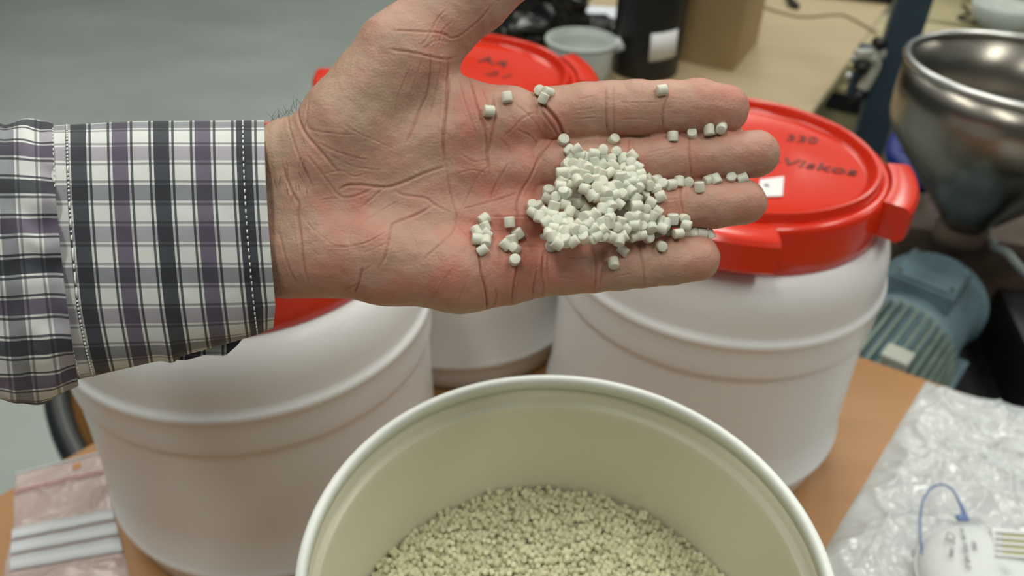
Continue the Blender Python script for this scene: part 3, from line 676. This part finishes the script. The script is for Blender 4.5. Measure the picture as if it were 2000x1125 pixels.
# heaped pile, positions read row by row (1/5 pixel units from (1000, 260))
pile = [(590,245),(730,240),(805,280),(890,235),(975,255),(1080,250),(1170,222),(1020,185),(800,205),(885,170),(655,215),(560,170),(632,160),
 (535,305),(605,300),(670,310),(740,340),(885,310),(985,325),(1095,335),(1165,290),(1225,335),(610,380),(820,368),(1150,370),(525,400),(700,405),(880,400),(950,390),(1250,405),
 (1030,410),(1110,425),(1165,440),(480,475),(570,500),(640,462),(740,440),(805,455),(885,480),(1020,505),(1115,510),(1200,500),(1265,460),(1330,450),(1405,455),(1475,500),(1550,505),(1400,540),(1330,510),
 (480,550),(355,570),(530,585),(640,590),(710,545),(820,530),(900,560),(960,540),(1090,600),(1160,560),(1240,530),(1285,610),(1450,620),(775,610),(840,630),(990,605),(920,640),
 (340,640),(425,625),(510,700),(590,690),(670,680),(195,705),(205,775),(270,720),(410,715),(315,775),(400,800),(730,735),(960,705),(1045,690),(1130,705),(1210,640),(1210,715),(1355,675),(1310,740),(1415,765),
 (560,770),(640,800),(880,745),(805,795),(720,820),(265,815),(485,820),(430,860),(340,870),(945,790),(1075,790),(1145,820),(1215,810),(1290,830),(1370,815),(500,890),(560,880),(640,900),(745,885),
 (870,870),(950,870),(1060,870),(1010,920),(1110,930),(1200,900),(1265,915),(1390,910),(1450,860),(1500,890),(1580,840),(1680,835),(1700,900),(400,930),(360,980),(470,960),(540,960),(610,940),(690,960),
 (800,930),(885,950),(970,1015),(900,1010),(1080,1010),(1150,1050),(1190,990),(1260,995),(1330,980),(1410,1000),(1530,985),(1625,980),(1725,995),(440,1040),(520,1050),(700,1020),(780,1030),(820,1010),(390,1010),(600,1060),(1470,930),(1330,1020)]
def zone(x, y):
    if y > 925: return 'white pellet in the bottom rows of the heap, along the little finger', 'heaped pellets along the little finger'
    if y < 330: return 'white pellet in the top rows of the heap, on the middle finger base', 'heaped pellets on the middle finger base'
    if x < 450: return 'white pellet in the left point of the heap, towards the palm centre', 'heaped pellets at the left point'
    if x > 1230: return 'white pellet in the right side of the heap, on the ring finger', 'heaped pellets on the ring finger'
    return 'white pellet in the middle of the heap below the finger bases', 'heaped pellets in the middle of the heap'
for x, y in pile: put_pellet(1000+x/5, 260+y/5, *zone(x, y))
for _ in range(14):
    x, y = random.choice(pile); put_pellet(1000+x/5+random.uniform(-9, 9), 260+y/5+random.uniform(-8, 8), *zone(x, y))

# ------------------------------------------------------------------ bags on the table
def film(name, col, alpha, rough=.15, bump=.5, bs=40):
    m = bpy.data.materials.new(name); m.use_nodes = True; nt = m.node_tree; p = nt.nodes['Principled BSDF']; l = nt.links.new
    p.inputs['Base Color'].default_value = (*col, 1); p.inputs['Roughness'].default_value = rough; p.inputs['Alpha'].default_value = alpha
    p.inputs['Specular IOR Level'].default_value = .9; p.inputs['Coat Weight'].default_value = .4; p.inputs['Coat Roughness'].default_value = .08
    tc = nt.nodes.new('ShaderNodeTexCoord'); n = nt.nodes.new('ShaderNodeTexNoise'); n.inputs['Scale'].default_value = bs; n.inputs['Detail'].default_value = 6; n.inputs['Distortion'].default_value = 1.2
    l(tc.outputs['Object'], n.inputs['Vector']); b = nt.nodes.new('ShaderNodeBump'); b.inputs['Strength'].default_value = bump; b.inputs['Distance'].default_value = .006
    l(n.outputs['Fac'], b.inputs['Height']); l(b.outputs[0], p.inputs['Normal']); return m
def pillow(quad, nx, ny, fn, close=.0005):
    vs, fs = [], []
    for lay in (0, 1):
        for j in range(ny+1):
            for i in range(nx+1):
                u, v = i/nx, j/ny
                p = (quad[0]*(1-u)+quad[1]*u)*(1-v)+(quad[3]*(1-u)+quad[2]*u)*v
                p = p.copy(); wob = .006*noise.noise(Vector((p.x*14, p.y*14, 3)))
                ed = min(u, 1-u, v, 1-v); p.x += wob*(1 if ed == 0 else 1); p.y += wob
                p.z = (fn(u, v, p) if lay else close*.5)+close
                vs.append(p)
    m = (nx+1); T = m*(ny+1)
    for lay in (0, 1):
        for j in range(ny):
            for i in range(nx):
                a = lay*T+j*m+i; q_ = (a, a+1, a+m+1, a+m); fs.append(q_ if lay == 0 else q_[::-1])
    ring_ = [j*m for j in range(ny)]+[ny*m+i for i in range(nx)]+[j*m+nx for j in range(ny, 0, -1)]+[i for i in range(nx, 0, -1)]
    for a, b in zip(ring_, ring_[1:]+ring_[:1]): fs.append((a, b, T+b, T+a))
    return vs, fs
def ridg(p, s, o=0):
    return 1-abs(noise.noise(Vector((p.x*s+o, p.y*s, o))))*2
Q = [AZ(1806, 748), AZ(2170, 840), AZ(2080, 1420), AZ(1590, 1110)]
def bagz(u, v, p):
    e = min(u, 1-u, v, 1-v); k = min(1, e*9)**.6
    return k*(.012+.010*max(0, ridg(p, 15, 2))**3+.005*max(0, ridg(p, 36, 5))**3+.0012*max(0, ridg(p, 80, 8))**2+.006*noise.noise(Vector((p.x*9, p.y*9, 1))))
bag = mobj('clear_plastic_bag', pillow(Q, 150, 170, bagz), film('clear_polythene', (.84, .89, .90), .56, .12, .10, 20), smooth=True)
tag(bag, 'large crumpled clear plastic bag on the right of the table', 'bag')
Q2 = [AZ(30, 926), AZ(196, 884), AZ(262, 1142), AZ(14, 1180)]
def zipz(u, v, p):
    e = min(u, 1-u, v, 1-v); k = min(1, e*12)
    return k*(.0008+(.004*max(0, ridg(p, 22, 1))**3+.002*max(0, noise.noise(Vector((p.x*25, p.y*25, 4)))))*(.2 if v < .2 or .44 < v < .82 else 1))
zb = empty('zip_bag', (0, 0, 0), 0, 'small pinkish clear zip bag with white write-on stripes beside the left drum', 'bag')
mobj('film_pouch', pillow(Q2, 60, 80, zipz, .0004), film('pink_tinted_polythene', (.72, .57, .53), .55, .18, .45, 55), zb)
def qp(u, v, z): p = (Q2[0]*(1-u)+Q2[1]*u)*(1-v)+(Q2[3]*(1-u)+Q2[2]*u)*v; return Vector((p.x, p.y, z))
M_stripe = mat('white_print_on_film', (.66, .68, .70), .5)
def strip(v0, v1, nm, m_, zoff=.0012, lab=None, u0=.01, u1=.98):
    vs, fs = [], []; n = 40
    for i in range(n+1):
        u = u0+(u1-u0)*i/n
        for v in (v0, v1):
            p = qp(u, v, 0); vs.append(Vector((p.x, p.y, zipz(u, v, p)+zoff)))
    vs += [v-Vector((0, 0, .0004)) for v in vs]; T = 2*(n+1)
    for i in range(n): a = 2*i; fs += [(a, a+2, a+3, a+1), (T+a, T+a+1, T+a+3, T+a+2), (a, T+a, T+a+2, a+2), (a+1, a+3, T+a+3, T+a+1)]
    mobj(nm, (vs, fs), m_, zb)
for v0, v1 in ((.475, .555), (.575, .665), (.685, .785)): strip(v0, v1, 'write_on_stripe', M_stripe, .0022)
M_zip = mat('pink_zip_track', (.62, .36, .35), .4)
strip(.155, .167, 'zip_track', M_zip, .0020); strip(.180, .190, 'zip_track', M_zip, .0020); strip(.0, .012, 'film_hem', M_stripe, .0018)
p = qp(.70, .075, .0022)
mobj('hang_hole', tube([p, p-Vector((0, 0, .0006))], .0042, 20), M_chairwood, zb, smooth=False)

# dust mask in the bag
mc = AZ(1945, 1150, .035)
mk = empty('dust_mask', (mc.x, mc.y, 0.0), 0, 'white cup-shaped dust mask with valve and blue strap lying on the clear bag', 'mask')
rr = (AZ(1945, 1150, .035)-AZ(1810, 1150, .035)).length
vs, fs = [], []; n, mm = 48, 14
for j in range(mm+1):
    t = j/mm; r = rr*math.cos(t*math.pi/2)**.75 if j < mm else 0.0001; z = .028+.030*math.sin(t*math.pi/2)
    for i in range(n):
        a = 2*math.pi*i/n; vs.append((r*math.cos(a)*1.0, r*math.sin(a)*1.12, z))
for j in range(mm):
    for i in range(n): fs.append((j*n+i, j*n+(i+1) % n, (j+1)*n+(i+1) % n, (j+1)*n+i))
o = mobj('cup', (vs, fs), M_maskm, mk); o.modifiers.new('s', 'SOLIDIFY').thickness = .0012
mobj('edge_seam', lathe([(rr*1.0, .0265), (rr*1.035, .0272), (rr*1.03, .0290), (rr*1.0, .0296)], 64, True), M_maskm, mk)
mk.children[-1].scale = (1, 1.12, 1)
def ML(px, py, z): return AZ(px, py, z)-Vector((mc.x, mc.y, 0))
st = spline([ML(x, y, z) for x, y, z in [(1812, 1150, .032), (1803, 1090, .036), (1797, 1030, .036), (1801, 985, .038), (1815, 957, .04), (1838, 946, .042), (1860, 957, .044), (1876, 985, .046), (1886, 1012, .048)]], 8)
mobj('strap', tube(st, [.0011 if i < len(st)*.8 else .0011+.0016*(i/len(st)-.8)/.2 for i in range(len(st))], 8), M_strap, mk)
a = ML(1880, 1012, .049); bm = box(a.x-.005, a.x+.006, a.y-.002, a.y+.004, .046, .050, .0008); mobj('strap_clip', bm, M_strap, mk)
# valve
va = ML(1975, 1062, .055)
vz = .0565
fr_ = [ML(x, y, vz) for x, y in [(1936, 1030), (2060, 1045), (2060, 1095), (1945, 1088)]]
mobj('valve_housing', quadplate([Vector((p.x, p.y, vz)) for p in fr_][::-1], .010), M_label, mk, smooth=False)
for k in range(5):
    y0 = 1036+11.5*k
    def vp(c_, th, z_): return quadplate([Vector((p.x, p.y, z_)) for p in [ML(x, y, z_) for x, y in c_]][::-1], th)
    mobj('valve_slat', vp([(1948-k*.5, y0-2), (2044, y0+6), (2046, y0+10), (1947-k*.5, y0+2)], .004, vz+.0045), M_label, mk, smooth=False)
    if k < 4: mobj('valve_flap', vp([(1960, y0+3.2), (2040, y0+10), (2044, y0+16.5), (1958, y0+9.2)], .0008, vz+.0012), M_lime, mk, smooth=False)
def mtext(s, px, py, px2, py2, size, z):
    a = ML(px, py, z); b = ML(px2, py2, z); d = b-a
    text_obj('printed_text', s, size, Matrix.Translation((a.x, a.y, z)) @ Matrix.Rotation(math.atan2(d.y, d.x), 4, 'Z'), M_print, mk, .0002)
mtext('CE', 1855, 1050, 1852, 1078, .0115, .0555); mtext('0086', 1858, 1079, 1856, 1100, .0055, .0565)
mtext('FFP2 NR D', 1887, 1085, 1897, 1140, .0066, .0590); mtext('EN149', 1880, 1042, 1886, 1065, .0050, .0555)
mtext('2001', 1903, 1066, 1907, 1088, .0055, .0590)

# ------------------------------------------------------------------ pale workbench behind and things on it
pts = [AZ(880, 112), AZ(985, -60), AZ(1790, -80), AZ(1590, 210), AZ(1530, 300)]
e1, e2 = AZ(1590, 210), AZ(1740, 0); dd = (e2-e1).normalized()
far = e1+dd*2.1; near = e1-dd*.22; nl = AZ(880, 112); fl = nl+dd*1.9
bench = empty('workbench', (near.x, near.y, FZ), 0, 'long pale wood workbench standing behind the red-lidded drums', 'table')
poly = [(p.x-near.x, p.y-near.y) for p in (near, far, fl, nl)]
mobj('bench_top', prism(poly, -.03-FZ, 0-FZ), M_bench, bench, smooth=False)
mobj('edge_band', quadplate([Vector((near.x-near.x+.001, 0, -.001-FZ)), Vector((far.x-near.x+.001, far.y-near.y, -.001-FZ)), Vector((far.x-near.x+.001, far.y-near.y, -.03-FZ)), Vector((.001, 0, -.03-FZ))], .003), M_cream, bench, smooth=False)
for p in (near, far, fl, nl):
    c = (near+far+fl+nl)/4; q = p*.9+c*.1-near
    mobj('bench_leg', box(q.x-.025, q.x+.025, q.y-.025, q.y+.025, 0, -.03-FZ, .003), M_grey, bench, smooth=False)

# black bin liner
b0 = AZ(1045, 104); d0 = (b0-CAM).dot(FW)
def crumple(w, dpt, h, amp, sc, seed, segs=40):
    bm = bmesh.new(); bmesh.ops.create_icosphere(bm, subdivisions=5, radius=1)
    for v in bm.verts:
        n_ = v.co.normalized(); q_ = Vector((math.copysign(abs(n_.x)**.7, n_.x), math.copysign(abs(n_.y)**.7, n_.y), math.copysign(abs(n_.z)**.75, n_.z)))
        f = 1+amp*(abs(noise.noise(n_*sc+Vector((seed, 0, 0))))*2-.5)+amp*.4*noise.noise(n_*sc*3)
        v.co = Vector((q_.x*w/2*f, q_.y*dpt/2*f, max(0, (q_.z*f+.9)*h/1.9)))
    return bm
o = mobj('black_bag', crumple(.27, .26, .17, .22, 3.2, 5), M_blackfilm, loc=(AZ(1040, 88).x, AZ(1040, 88).y+.10, 0)); tag(o, 'crumpled black plastic bag on the bench, right of the thumb', 'bag')
o = mobj('black_pouch', crumple(.13, .10, .05, .2, 3, 9), M_blackfilm, loc=(AZ(1122, 68).x+.04, AZ(1118, 68).y+.0, 0)); tag(o, 'small black lump beside the crumpled bag, in front of the paper', 'pouch')
P = [AZ(x, y, .0) for x, y in [(1086, 10), (1205, 16), (1205, 76), (1128, 66)]]
o = mobj('paper_sheet', quadplate([Vector((p.x, p.y, .0025)) for p in P][::-1], .002), M_paper, smooth=False); tag(o, 'white sheet of paper on the bench between black bag and black canister', 'paper')
# tub
t0 = AZ(1130, 178); rt = .075*(t0-CAM).dot(FW)/1.9*1.0
c = AZ(1130, 150); d_ = (c-CAM).dot(FW); rt = 70/F*d_
tb = empty('clear_tub', (c.x, c.y, 0), 0, 'translucent white round tub on the bench, in front of the black bag', 'tub')
mobj('tub_body', lathe([(.001, .002), (rt*.78, .002), (rt*.82, .004), (rt*.90, .065), (rt*.93, .085), (rt*.90, .085), (rt*.87, .065), (rt*.78, .006), (.001, .005)], 64), M_tub, tb)
mobj('tub_rim', lathe([(rt*.90, .083), (rt*.99, .083), (rt*1.0, .086), (rt*.98, .089), (rt*.90, .089)], 64, True), M_tub, tb)
mobj('tub_spout', tube([(rt*.9, -.02, .084), (rt*1.12, -.03, .080)], [.02, .004], 12), M_tub, tb)
# black canister
c = AZ(1262, 152); d_ = (c-CAM).dot(FW); rc = 70/F*d_
cn = empty('black_canister', (c.x, c.y+rc*.6, 0), 0, 'tall black cylindrical canister with a white label, left of the cardboard box', 'canister')
mobj('can_body', lathe([(.001, .0), (rc*.88, .0), (rc*.93, .006), (rc*.95, .05), (rc*.99, .40), (rc*1.0, .46), (rc*.94, .47), (.001, .472)], 80), M_black, cn)
lb = []
cc = Vector((c.x, c.y+rc*.6)); 
def cyl_patch(C, R_, corners, n=10, th=.001):
    # label bent round the can, corners given on the can's surface as (angle, z)
    vs, fs = [], []
    for i in range(n+1):
        u = i/n
        for v in (0, 1):
            a = (corners[0][0]*(1-u)+corners[1][0]*u)*(1-v)+(corners[3][0]*(1-u)+corners[2][0]*u)*v
            z = (corners[0][1]*(1-u)+corners[1][1]*u)*(1-v)+(corners[3][1]*(1-u)+corners[2][1]*u)*v
            for t in (0, th): vs.append(((R_+t)*math.cos(a), (R_+t)*math.sin(a), z))
    for i in range(n):
        a = 4*i; b = a+4; fs += [(a+1, b+1, b+3, a+3), (a, a+2, b+2, b), (a, b, b+1, a+1), (a+2, a+3, b+3, b+2)]
    fs += [(0, 1, 3, 2), (4*n, 4*n+2, 4*n+3, 4*n+1)]
    return vs, fs
def oncyl(px, py, C, R_):
    d = RT*((px-1000)/F)+UP*((562.5-py)/F)+FW; o_ = CAM; fx, fy = o_.x-C.x, o_.y-C.y
    a, b, c_ = d.x**2+d.y**2, 2*(fx*d.x+fy*d.y), fx*fx+fy*fy-R_*R_; disc_ = b*b-4*a*c_
    t = (-b-math.sqrt(max(0, disc_)))/(2*a); p = o_+d*t; return math.atan2(p.y-C.y, p.x-C.x), p.z
mobj('label', cyl_patch(cc, rc*.985, [oncyl(x, y, cc, rc*.985) for x, y in [(1272, 66), (1324, 56), (1319, 108), (1267, 120)]]), M_label, cn)
mobj('folded_liner_edge', lathe([(rc*1.0, .33), (rc*1.02, .335), (rc*1.03, .40), (rc*1.01, .46), (rc*.99, .462)], 64), M_blackfilm, cn)
# cardboard box
a, b, c = AZ(1325, 118), AZ(1432, 140), AZ(1478, 84)
ux = (a-b); uy = (c-b); hgt = .42; back = a+uy
bx = empty('cardboard_box', (b.x, b.y, 0), 0, 'tall brown cardboard box on the bench, right of the black canister', 'box')
ux = ux.normalized()*(a-b).length; uyn = uy.normalized(); uy = uyn*max(uy.length, .2)
mobj('carton', prism([(0, 0), (uy.x, uy.y), (uy.x+ux.x, uy.y+ux.y), (ux.x, ux.y)], .0, hgt), M_card, bx, smooth=False)
n1 = Vector((-ux.y, ux.x, 0)).normalized()
n1 = n1 if n1.y < 0 else -n1
mobj('carton_flap', quadplate([Vector((0, 0, hgt)), ux+Vector((0, 0, hgt)), ux+n1*.05+Vector((0, 0, hgt-.09)), n1*.05+Vector((0, 0, hgt-.09))], .004), M_card, bx, smooth=False)
# cable on the bench
cp = spline([AZ(x, y, .004) for x, y in [(1478, 8), (1520, 22), (1570, 32), (1640, 28), (1672, 40), (1712, 62)]], 8)
o = mobj('cable', tube(cp, .004, 8), M_cable); tag(o, 'thin tan cable curving across the far end of the bench', 'cable')
P = AZ(1665, -4); o = mobj('black_tray', box(-.16, .12, -.03, .25, 0, .05, .01), M_black, loc=(P.x, P.y, 0.001)); o.rotation_euler[2] = -.3; tag(o, 'low black tray at the far end of the bench', 'tray')
cp = spline([AZ(x, y, .01) for x, y in [(1540, 2), (1548, 9), (1558, 12), (1550, 4), (1535, -8)]], 6)
o = mobj('black_plug', tube(cp, .007, 8), M_black); tag(o, 'small black plug lying on the bench beside the box', 'plug')

# ------------------------------------------------------------------ rack post, cabinet, hopper and extruder on the right
def upright(px, py, depth, wx, wy, z0, z1, rz=0):
    p = W(px, py, depth); return Vector((p.x, p.y, 0)), z0, z1
pp = W(1742, 130, 1.70)
rk = empty('machine_frame', (pp.x, pp.y, FZ), math.radians(-18), 'blue-grey steel post rising left of the steel hopper', 'frame')
mobj('post', box(-.034, .034, -.03, .03, 0, 1.5, .004), M_post, rk, smooth=False)
mobj('base_plate', box(-.08, .08, -.08, .08, 0, .012, .003), M_post, rk, smooth=False)
mobj('side_lug', box(-.075, -.034, -.02, .02, .76, .87, .003), M_post, rk, smooth=False)
for z in (.80, .84): mobj('bolt', tube([(-.085, 0, z), (-.073, 0, z)], .009, 8), M_steelrim, rk, smooth=False)
# clamp beside the post
q = W(1700, 108, 1.66)
cl = empty('toggle_clamp', (q.x, q.y, q.z-.05), .2, 'pale clamp with black knobs beside the blue-grey post', 'clamp')
mobj('clamp_arm', box(-.035, .03, -.01, .01, .045, .062, .003), mat('ivory_metal', (.45, .45, .38), .4), cl, smooth=False)
mobj('clamp_body', tube(spline([(.0, 0, .05), (.018, 0, .03), (.012, 0, .0), (.004, 0, -.025)], 4), [.013]*13, 10), cl.children[0].data.materials[0], cl)
mobj('clamp_knob', tube([(-.014, -.012, .024), (-.014, .012, .024)], .013, 16), M_black, cl); mobj('clamp_knob', tube([(.012, -.012, .075), (.012, .012, .075)], .011, 16), M_black, cl)
mobj('clamp_rod', tube([(.004, 0, -.025), (-.006, 0, -.06)], .011, 12), M_black, cl)
# cream cabinet beyond the bench edge
k0 = W(1660, 185, 2.0)
cb = empty('cream_cabinet', (k0.x, k0.y, FZ), math.radians(-28), 'cream-coloured cabinet with a black slot behind the steel post', 'cabinet')
ch_ = k0.z-FZ
mobj('cabinet_body', box(-.07, .42, 0, .5, 0, ch_+.075, .006), M_cream, cb, smooth=False)
mobj('cabinet_slot', box(-.05, .05, -.006, .01, ch_-.045, ch_-.005, .003), M_black, cb, smooth=False)
mobj('cabinet_ledge', box(-.07, .42, -.02, .01, ch_+.005, ch_+.02, .003), M_cream, cb, smooth=False)
# shelf and boxes top right
s0 = W(1890, 42, 2.5)
sh = empty('side_table', (s0.x, s0.y, FZ), math.radians(-12), 'pale yellow side table behind the hopper', 'table')
mobj('table_top', box(-.16, .8, -.02, .36, s0.z-FZ-.06, s0.z-FZ, .004), M_cream, sh, smooth=False)
for x in (-.18, .74): mobj('table_leg', box(x-.025, x+.025, 0, .05, 0, s0.z-FZ-.06, .004), M_grey, sh, smooth=False)
mobj('grey_backboard', box(-.16, .8, .34, .36, s0.z-FZ, s0.z-FZ+.5, .004), M_grey, sh, smooth=False)
tz = s0.z
t1 = AZ(1965, 58, tz); d_ = (t1-CAM).dot(FW); r_ = 62/F*d_
tt = empty('plastic_bowl', (t1.x, t1.y+.05, tz), 0, 'shallow translucent bowl on the side table behind the hopper', 'bowl')
mobj('bowl_shell', lathe([(.001, .0), (r_*.7, .0), (r_*.85, .02), (r_, .06), (r_*.97, .062), (r_*.8, .024), (r_*.66, .005), (.001, .004)], 64), M_tub, tt)
t2 = AZ(1990, 24, tz); o = mobj('small_carton', box(-.12, .3, 0, .12, .001, .12, .004), M_card, loc=(t2.x, t2.y+.06, tz), smooth=False); tag(o, 'small brown carton on the side table at the top right corner', 'box')
o = mobj('wire_bundle', tube(spline([AZ(1880, 8, tz+.01), AZ(1893, 26, tz+.006), AZ(1872, 34, tz+.006), AZ(1906, 44, tz+.006)], 8), .004, 8), M_black); tag(o, 'loop of black wire on the side table left of the bowl', 'wire')
# hopper
hz = .262
hc = AZ(2012, 130, hz); d_ = (hc-CAM).dot(FW); HR = 228/F*d_
hp = empty('steel_hopper', (hc.x, hc.y, hz-.46), 0, 'round stainless steel feed hopper above the motor at the right edge', 'hopper')
hv_ = [(HR*.985, .45), (HR*.985, .40), (HR*.975, .365), (HR*.93, .340), (HR*.70, .29), (HR*.44, .236), (HR*.22, .19), (HR*.17, .18), (HR*.14, .18), (HR*.19, .192), (HR*.41, .240), (HR*.68, .296), (HR*.90, .345), (HR*.955, .37), (HR*.965, .45)]
mobj('shell', lathe(hv_, 96, True), M_steel, hp)
mobj('rolled_rim', lathe([(HR*.975+.006*math.cos(w), .455+.006*math.sin(w)) for w in [i*math.pi/5 for i in range(10)]], 96, True), M_steelrim, hp)
mobj('outlet_neck', lathe([(HR*.17, .185), (HR*.24, .18), (HR*.24, .150), (HR*.16, .150), (HR*.16, .185)], 32, True), M_brown, hp)

# blue hose
bh = spline([W(x, y, d) for x, y, d in [(1766, 180, 1.62), (1772, 230, 1.60), (1755, 270, 1.58), (1748, 305, 1.56), (1790, 345, 1.52), (1812, 365, 1.5)]], 8)
o = mobj('blue_hose', tube(bh, .017, 12), M_blue); tag(o, 'thick blue hose hanging between the steel post and the hopper', 'hose')
# motor
mc0 = W(1824, 575, 1.42)
axd = Vector((-.64, -.77, 0))
mrz = math.atan2(axd.y, axd.x)
mo = empty('electric_motor', mc0, mrz, 'blue-grey electric motor with cooling fins below the hopper', 'motor')
R_m = .088
def xlathe(prof, n=48):
    v_, f_ = lathe(prof, n); return [(z, x, y) for x, y, z in v_], f_
mobj('casing', xlathe([(.001, -.01), (R_m*.55, -.01), (R_m*.85, .0), (R_m*.97, .012), (R_m, .03), (R_m, .06), (R_m*.95, .066), (R_m*.95, .40), (R_m, .405), (R_m, .43), (R_m*.6, .45), (.001, .452)], 64), M_motor, mo)
mobj('end_bell', xlathe([(R_m*1.0, .022), (R_m*1.07, .026), (R_m*1.07, .040), (R_m*1.0, .046)], 64), M_motor, mo)
mobj('end_bell', xlathe([(R_m*.94, .188), (R_m*1.06, .192), (R_m*1.06, .206), (R_m*.94, .212)], 64), M_motor, mo)
for i in range(40):
    a = 2*math.pi*i/40; m_ = Matrix.Rotation(a, 4, 'X'); bm = box(.212, .40, -.0022, .0022, R_m*.90, R_m*1.10); bmesh.ops.transform(bm, matrix=m_, verts=bm.verts)
    mobj('cooling_fin', bm, M_fin, mo, smooth=False)
mobj('terminal_box', box(.070, .170, -.05, .05, R_m*.8, R_m*1.22, .005), M_motor, mo, smooth=False)
mobj('terminal_cover', box(.073, .167, -.047, .047, R_m*1.22, R_m*1.27, .003), M_motor, mo, smooth=False)
for i, (x, y) in enumerate([(.079, -.040), (.079, .040), (.161, -.040), (.161, .040)]): mobj('cover_bolt', tube([(x, y, R_m*1.26), (x, y, R_m*1.31)], .004, 6), M_steelrim, mo, smooth=False)
mobj('fan_cover_lug', box(.345, .38, .012, .050, R_m*.95, R_m*1.2, .003), mat('pale_grey_lug', (.40, .42, .36), .5), mo, smooth=False)
for s_ in (-1, 1): mobj('mounting_foot', box(.08, .30, s_*.08-.02, s_*.08+.02, -R_m*1.25, -R_m*.55, .003), M_motor, mo, smooth=False)
# machine bed under and behind
bq = Vector((.80, 1.13, 0))
bd = empty('extruder_bed', (bq.x, bq.y, FZ), math.radians(-15), 'dark machine bed carrying the motor and hopper', 'machine')
mz = mc0.z-R_m*1.25
mobj('bed_frame', box(-.20, .20, -.60, .45, 0, mz-FZ-.002, .01), M_blackmach, bd, smooth=False)
mobj('gear_housing', box(-.14, .14, .09, .36, mz-FZ-.002, mz-FZ+.20, .015), M_brown, bd, smooth=False)
mobj('side_rail', box(-.23, -.20, -.60, .45, mz-FZ-.06, mz-FZ+.015, .004), M_post, bd, smooth=False)
mobj('top_guard', box(-.17, -.03, .02, .12, mz-FZ+.10, mz-FZ+.115, .004), M_motor, bd, smooth=False)
w0 = W(1962, 640, 1.40)
o = mobj('dark_cabinet', box(.0, .5, -.15, .28, 0, w0.z-FZ+.03, .012), M_blackmach, loc=(w0.x, w0.y, FZ), smooth=False); o.rotation_euler[2] = -.2; tag(o, 'black machine cabinet at the right edge beside the motor', 'cabinet')
wh = spline([W(x, y, d) for x, y, d in [(1938, 470, 1.36), (1942, 482, 1.33), (1965, 492, 1.31), (1990, 520, 1.30), (2030, 560, 1.30)]], 8)
o = mobj('grey_conduit', tube(wh, .007, 10), M_grey); tag(o, 'grey conduit curving down over the black cabinet', 'conduit')
